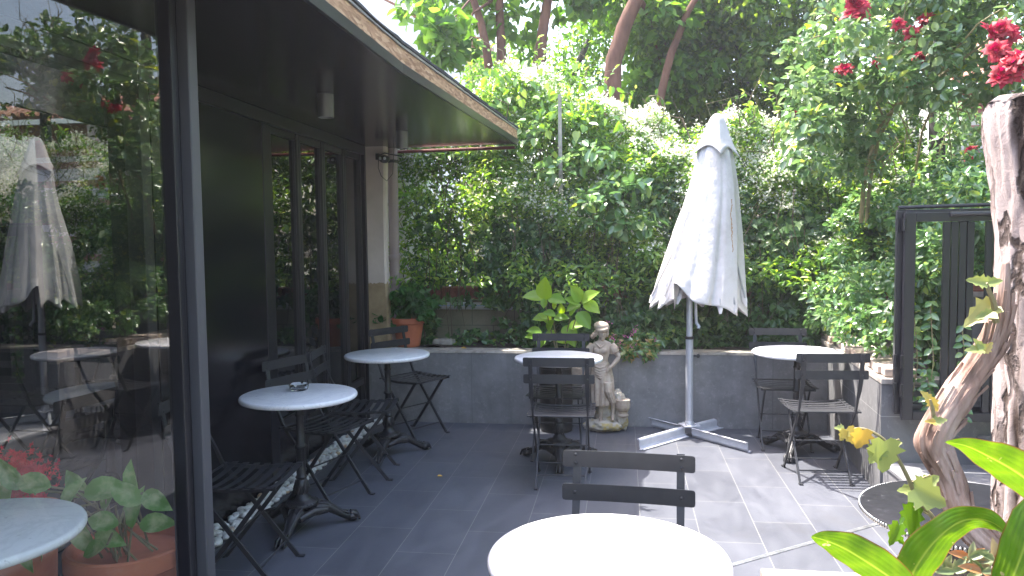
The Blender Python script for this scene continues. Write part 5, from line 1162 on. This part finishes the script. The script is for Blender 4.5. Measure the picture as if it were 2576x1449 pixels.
leaves('blossom', leaf_mat('bright_red_petal', [(0, (0.6, 0.01, 0.015)), (1, (0.8, 0.03, 0.03))], 0.3, 0.5), t, q, rnd(k), np.stack([rng.normal(0, .4, k), np.full(k, -.8), np.full(k, .6)], 1), .03, .03, T_STAR, off=off, kind='stuff')
clusters('foliage', lm_ger, t, [((kx.x, kx.y, kx.z-.12), .09, 1)], 70, .06, .7, T_OVAL, off)
g = MB(); g.tube([(0, 0, 0.5), (0, 0, kx.z-0.03)], .012, 8); g.build('stem', m_cane, t)
g = MB(); g.lathe([(0.001, 0.0), (0.09, 0.0), (0.115, 0.55), (0.125, 0.56), (0.125, 0.59), (0.11, 0.59), (0.001, 0.57)], 32); o = g.build('plant_pot', m_terra, None, True, angle=35); o.location = (kx.x, kx.y, 0); tag(o, 'tall slim terracotta pot under the red flowers behind the glass', 'plant pot')

# ================================================================== FOREGROUND RIGHT
TX, TY = 0.865, 1.60
t = thing('cut_tree', 'thick pale furrowed tree trunk cut off at the top at the right edge', 'tree', (TX, TY, 0))
n, m = 150, 170; rs = []; fur = []
base_c = [(0.045, 0, 0.0), (0.0, 0, 1.2), (-0.03, 0, 1.9)]
for i in range(m+1):
    z = 1.88*i/m; cxo = 0.055-0.085*z/1.9; ring = []
    R0 = 0.150 + 0.010*math.sin(z*3.0) + 0.02*math.exp(-z*4) + 0.012*math.exp(-((z-1.72)/0.12)**2)
    for j in range(n):
        a = 2*PI*j/n; u = (math.cos(a)*2.3, math.sin(a)*2.3, z*0.9)
        f1 = abs(noise.noise((u[0]*1.9+.3*noise.noise((u[0]*5, u[1]*5, z*9)), u[1]*1.9+.3*noise.noise((u[1]*5, u[0]*5, z*9)), z*1.3+3))); f2 = abs(noise.noise((u[0]*4.2, u[1]*4.2, z*2.3+8)))
        fz = max(0, 1-f1*8.5); f2 = max(0, 1-f2*5)
        gate = 0.55+1.3*noise.noise((u[0]*.8, u[1]*.8, z*1.6+20)); gate = min(1, max(0, gate))
        fur.append(min(1, 1.0*max(0, 1-f1*5.5)*gate*2.6+0.8*f2*gate*(f1 < .25)))
        r = R0*(1+0.05*noise.noise((u[0]*.6, u[1]*.6, z*1.1))) - 0.013*fz*gate - 0.007*f2*gate + 0.006*noise.noise((u[0]*5, u[1]*5, z*9)) + 0.003*noise.noise((u[0]*14, u[1]*14, z*24))
        kn = math.exp(-(((z-1.02)/0.06)**2+((a-4.0+0*a)/0.25)**2)); r += 0.012*kn
        x = cxo+r*math.cos(a); y = r*math.sin(a)
        zt = 1.76+0.18*(x+0.10)  # slanted top
        ring.append((x, y, min(z, zt + 0.02*noise.noise((x*20, y*20, 0)))))
    rs.append(ring)
rs.append([(0.0+(x-0.0)*0.9, y*0.9, z+0.012) for x, y, z in rs[-1]]); fur += [0.0]*n
rs.append([((x)*0.3, y*0.3, z+0.012) for x, y, z in rs[-1]]); fur += [0.2]*n
g = MB(); g.rings(rs, caps=False); tr_ = g.build('trunk', m_bark, t, True, angle=180)
at_ = tr_.data.attributes.new('furrow', 'FLOAT', 'POINT'); at_.data.foreach_set('value', fur)
# vine stem
vp = [(2660, 1480, 1.45), (2560, 1425, 1.45), (2490, 1375, 1.44), (2435, 1325, 1.44), (2405, 1265, 1.45), (2388, 1205, 1.46), (2362, 1150, 1.46), (2346, 1112, 1.46), (2362, 1068, 1.46), (2400, 1005, 1.46), (2440, 945, 1.47), (2482, 885, 1.47), (2508, 820, 1.46), (2520, 740, 1.45), (2528, 660, 1.45)]
vr = [34, 34, 33, 32, 33, 34, 36, 38, 36, 35, 34, 33, 26, 18, 9]
pts = [atY(x, y, Y) for x, y, Y in vp]; VO = tuple(pts[0])
def spline(pts, rs_, k=10):
    P_ = []; R_ = []
    for i in range(len(pts)-1):
        p0 = pts[max(i-1, 0)]; p1 = pts[i]; p2 = pts[i+1]; p3 = pts[min(i+2, len(pts)-1)]
        for q_ in range(k):
            s = q_/k; P_.append(0.5*((2*p1)+(p2-p0)*s+(2*p0-5*p1+4*p2-p3)*s*s+(3*p1-p0-3*p2+p3)*s**3)); R_.append(rs_[i]*(1-s)+rs_[i+1]*s)
    P_.append(pts[-1]); R_.append(rs_[-1]); return P_, R_
fp, fr_ = spline(pts, [r*1.38/1935 for r in vr])
t = thing('vine', 'old twisted grape vine stem with shredding bark leaning to the tree trunk', 'vine', VO)
g = MB(); prev = Vector((1, 0, 0)); rings_ = []
for i, p in enumerate(fp):
    tg = (fp[min(i+1, len(fp)-1)]-fp[max(i-1, 0)]).normalized(); a_ = (prev-tg*prev.dot(tg)).normalized(); prev = a_; b__ = tg.cross(a_); ring = []
    for j in range(56):
        q_ = 2*PI*j/56; nn = noise.noise((math.cos(q_+i*0.012)*4.5, math.sin(q_+i*0.012)*4.5, i*0.045)); n3 = noise.noise((math.cos(q_)*12, math.sin(q_)*12, i*0.12))
        rr = fr_[i]*(1+0.24*nn+0.10*n3); ring.append(p + a_*rr*math.cos(q_) + b__*rr*math.sin(q_))
    rings_.append(ring)
g.rings(rings_); g.build('stem', m_vine, t, True, off=VO, angle=180)
g = MB()
for i in range(46):     # loose bark fibres
    k = random.randrange(10, len(fp)-18); d = (fp[k+5]-fp[k]).normalized(); o_ = Vector((random.uniform(-1, 1), -random.uniform(.2, 1), random.uniform(-1, 1))); o_ = (o_-d*o_.dot(d)).normalized()*fr_[k]*1.02
    g.tube([fp[k]+o_*0.95, fp[min(k+5, len(fp)-1)]+o_*1.08, fp[min(k+10, len(fp)-1)]+o_*random.uniform(1.0, 1.35)], [(.0025, .0008)]*3, 4)
g.build('bark_strips', m_vine, t, off=VO)
# young shoot of the vine
sp_ = [(2372, 1345), (2345, 1300), (2310, 1262), (2290, 1215), (2265, 1165), (2235, 1118), (2200, 1090), (2165, 1078), (2128, 1082)]
pp = [atY(x, y, 1.40) for x, y in sp_]; f2, r2 = spline(pp, [.0045, .0042, .004, .0038, .0034, .003, .0027, .0023, .0016], 6)
g = MB(); g.tube(f2, r2, 8)
for (x0, y0, x1, y1) in [(2345, 1300, 2300, 1275), (2290, 1215, 2340, 1195), (2235, 1118, 2262, 1105)]: g.tube([atY(x0, y0, 1.40), atY(x1, y1, 1.38)], [.002, .0015], 5)
sh = g.build('young_shoot', m_cane, t, True, off=VO)
def pxleaves(name, mat, parent, lst, Y, T, off, nrm=(-.2, -.75, .6), wf=0.9):
    P_ = [atY(x, y, Y+random.uniform(-.02, .02)) for x, y, a, l in lst]; D_ = [(math.cos(rad(a)), random.uniform(-.35, 0), math.sin(rad(a))) for x, y, a, l in lst]
    L_ = np.array([l*(Y/1.09)/1935 for x, y, a, l in lst]); N_ = [(nrm[0]+random.uniform(-.3, .3), nrm[1], nrm[2]+random.uniform(-.3, .3)) for _ in lst]
    return leaves(name, mat, parent, P_, D_, N_, L_, L_*wf, T, off=off)
pxleaves('shoot_leaves', lm_vineleaf, sh, [(2130, 1080, -60, 45), (2128, 1084, -120, 30), (2122, 1080, 160, 25), (2170, 1082, -100, 55), (2225, 1110, -92, 82), (2215, 1125, -130, 50), (2240, 1118, 20, 30), (2300, 1230, -25, 85), (2300, 1235, 170, 42), (2315, 1228, 45, 55)], 1.39, T_VINE, VO)
pxleaves('shoot_leaves', lm_canna, sh, [(2300, 1278, -100, 80), (2300, 1275, -140, 60), (2250, 1345, -40, 40), (2262, 1320, -120, 60)], 1.39, T_VINE, VO, wf=0.6)
g = MB(); g.tube([atY(2352, 1062, 1.42), atY(2346, 1030, 1.41), atY(2340, 1005, 1.41)], [.004, .0035, .002], 6); g.tube([atY(2505, 810, 1.42), atY(2500, 760, 1.41), atY(2480, 712, 1.40)], [.006, .005, .003], 6); s3 = g.build('young_shoot', m_cane, t, True, off=VO)
pxleaves('shoot_leaves', lm_vineleaf, s3, [(2340, 1005, -60, 38), (2338, 1005, 130, 30), (2350, 1062, 20, 34), (2352, 1064, 160, 26), (2480, 712, 165, 45), (2482, 714, 20, 42), (2500, 770, -150, 85), (2496, 790, 190, 40), (2470, 880, 120, 34), (2472, 880, 175, 40), (2478, 884, 60, 30)], 1.40, T_VINE, VO, wf=0.7)

# broad leaves
def blade(parent, spine, widths, Y, off, side=(0, -.25, 1), fold=0.35, nw=12, wave=0.0, name='leaf'):
    pp = [atY(x, y, yy) for (x, y), yy in zip(spine, Y)]; f3, w3 = spline(pp, [w_*1.0/1935 for w_ in widths], 8); vs = []; fs = []; prevs = Vector(side)
    for i, p in enumerate(f3):
        tg = (f3[min(i+1, len(f3)-1)]-f3[max(i-1, 0)]).normalized(); s = (prevs-tg*prevs.dot(tg)).normalized(); prevs = s; nn = tg.cross(s)
        for j in range(-nw, nw+1):
            v = j/nw; vs.append(p + s*v*w3[i] + nn*(fold*abs(v)**1.3*w3[i] + wave*w3[i]*math.sin(i*0.55+v*2)*abs(v)+0.02*w3[i]*math.sin(abs(v)*26)))
    c = 2*nw+1
    for i in range(len(f3)-1):
        for j in range(c-1): a = i*c+j; fs.append((a, a+1, a+c+1, a+c))
    g = MB(); g.add(vs, fs); ob = g.build(name, lm_blade, parent, True, off=off, angle=180); N_ = len(f3); ve = []; ed = []
    for i in range(N_):
        for j in range(-nw, nw+1):
            v = abs(j/nw); ve.append(max(0.9 if j == 0 else 0.0, 0.16*max(0, math.sin(i*0.9-v*3.5)))); ed.append(0.8 if v == 1 else 0.0)
    for nm_, dat in (('vein', ve), ('edge', ed)): a_ = ob.data.attributes.new(nm_, 'FLOAT', 'POINT'); a_.data.foreach_set('value', dat)
    return ob
BO2 = tuple(atY(2330, 1560, 1.12))
t = thing('broad_leaf_plant', 'plant with broad glossy bright green leaves in the bottom right foreground', 'plant', BO2)
blade(t, [(2330, 1540), (2260, 1470), (2190, 1420), (2120, 1378), (2070, 1358), (2041, 1350)], [10, 44, 56, 46, 26, 2], [1.08, 1.07, 1.06, 1.06, 1.06, 1.06], BO2, (.35, -.35, .85), 0.25, wave=.05)
blade(t, [(2270, 1560), (2290, 1460), (2325, 1395), (2375, 1340), (2430, 1308), (2490, 1312), (2535, 1345), (2548, 1375)], [10, 48, 52, 42, 36, 30, 16, 1], [1.16, 1.15, 1.14, 1.13, 1.12, 1.10, 1.08, 1.07], BO2, (.8, -.3, .45), 0.3, wave=.08)
blade(t, [(2700, 1330), (2620, 1240), (2560, 1190), (2490, 1150), (2430, 1122), (2378, 1112)], [14, 50, 60, 46, 24, 1], [1.10, 1.10, 1.09, 1.08, 1.07, 1.07], BO2, (.2, -.35, .9), 0.3, wave=.05)
blade(t, [(2500, 1560), (2545, 1460), (2575, 1380), (2600, 1300), (2625, 1220)], [14, 44, 50, 44, 2], [1.05, 1.04, 1.03, 1.03, 1.03], BO2, (.9, -.3, .2), 0.25, wave=.05)
MO = tuple(atY(2420, 1460, 1.22))
t = thing('small_shrublet', 'small plant with bronze edged variegated leaves below the vine', 'plant', MO)
ml = []
for cx_, cy_ in ((2440, 1405), (2400, 1440), (2470, 1440), (2300, 1440), (2500, 1410), (2370, 1430)):
    for k in range(7): ml.append((cx_, cy_, 90+random.uniform(-110, 110), random.uniform(32, 62)))
pxleaves('foliage', lm_mini, t, ml, 1.22, T_OVAL, MO, wf=.42)

# ================================================================== FAR BUILDINGS
a = atY(1168, 100, 17)
t = thing('white_building', 'tall white rendered building behind the trees left of the reddish trunks', 'building', (a.x-3, 18, 0)); o_ = (a.x-3, 18, 0)
g = MB(); g.b2((a.x-7, 17, 0), (a.x, 21, 9)); g.build('wall', m_bldg, t, off=o_)
b = atY(1207, 150, 17.2)
g = MB(); g.b2((a.x+.005, 17.2, 0), (b.x, 20.5, atY(1190, 112, 17.2).z)); g.build('yellow_wing', m_yel, t, off=o_)
g = MB(); zt = atY(1190, 112, 17.2).z; g.rings([[(a.x+.01, 16.95, zt+.01), (b.x+.3, 16.95, zt-0.25), (b.x+.3, 20.6, zt-0.25), (a.x+.01, 20.6, zt+.01)], [(a.x+.01, 16.95, zt+.16), (b.x+.3, 16.95, zt-0.10), (b.x+.3, 20.6, zt-0.10), (a.x+.01, 20.6, zt+.16)]]); g.build('roof', m_roof, t, off=o_)
for k in range(4): g = MB(); g.b2((a.x-1.9-k*1.3, 16.97, 4.2), (a.x-1.1-k*1.3, 16.998, 5.6)); g.build('window', m_win, t, off=o_)
h = atY(2400, 320, 12.5); h2 = atY(2700, 320, 12.5)
t = thing('striped_house', 'low house with pink and white banded wall and clay tile roof behind the trunk', 'house', (h.x+1.5, 13.5, 0)); o_ = (h.x+1.5, 13.5, 0)
g = MB(); z0 = 0.0; zt = atY(2440, 225, 12.5).z; g.b2((h.x, 12.5, 0), (h.x+5, 15, zt)); wl = g.build('wall', m_bldg, t, off=o_)
g = MB(); z = 0.5
while z < zt-.5: g.b2((h.x-.01, 12.49, z), (h.x+5, 12.498, z+.13)); z += .36
g.b2((h.x-.01, 12.485, zt-.42), (h.x+5, 12.498, zt-.02)); g.build('painted_band', m_pink, wl, off=o_)
g = MB(); zr = atY(2440, 150, 12.5).z
g.rings([[(h.x-.4, 12.0, zt), (h.x+5.4, 12.0, zt), (h.x+5.4, 12.0, zt+.06), (h.x-.4, 12.0, zt+.06)], [(h.x-.4, 14.2, zr+.6), (h.x+5.4, 14.2, zr+.6), (h.x+5.4, 14.2, zr+.66), (h.x-.4, 14.2, zr+.66)]])
for k in range(30): x = h.x-.35+k*.19; g.tube([(x, 11.98, zt+.07), (x, 14.2, zr+.67)], .055, 8)
g.build('roof', m_roof, t, off=o_)

# ================================================================== LENS VEIL
g = MB(); g.b2((-30, -12, -1.3), (30, 40, 16)); hz = g.build('veil_volume', bpy.data.materials.new('lens_veil')); hz['kind'] = 'stuff'  # thin scattering volume added to lift the blacks like lens veil
hm = hz.data.materials[0]; hm.use_nodes = True; t_ = hm.node_tree; t_.nodes.clear(); o_ = t_.nodes.new('ShaderNodeOutputMaterial')
pv = t_.nodes.new('ShaderNodeVolumePrincipled'); pv.inputs['Color'].default_value = (0.92, 0.92, 0.97, 1); pv.inputs['Density'].default_value = 0.0026; pv.inputs['Anisotropy'].default_value = 0.35
t_.links.new(pv.outputs[0], o_.inputs['Volume'])
sc.cycles.volume_bounces = 0
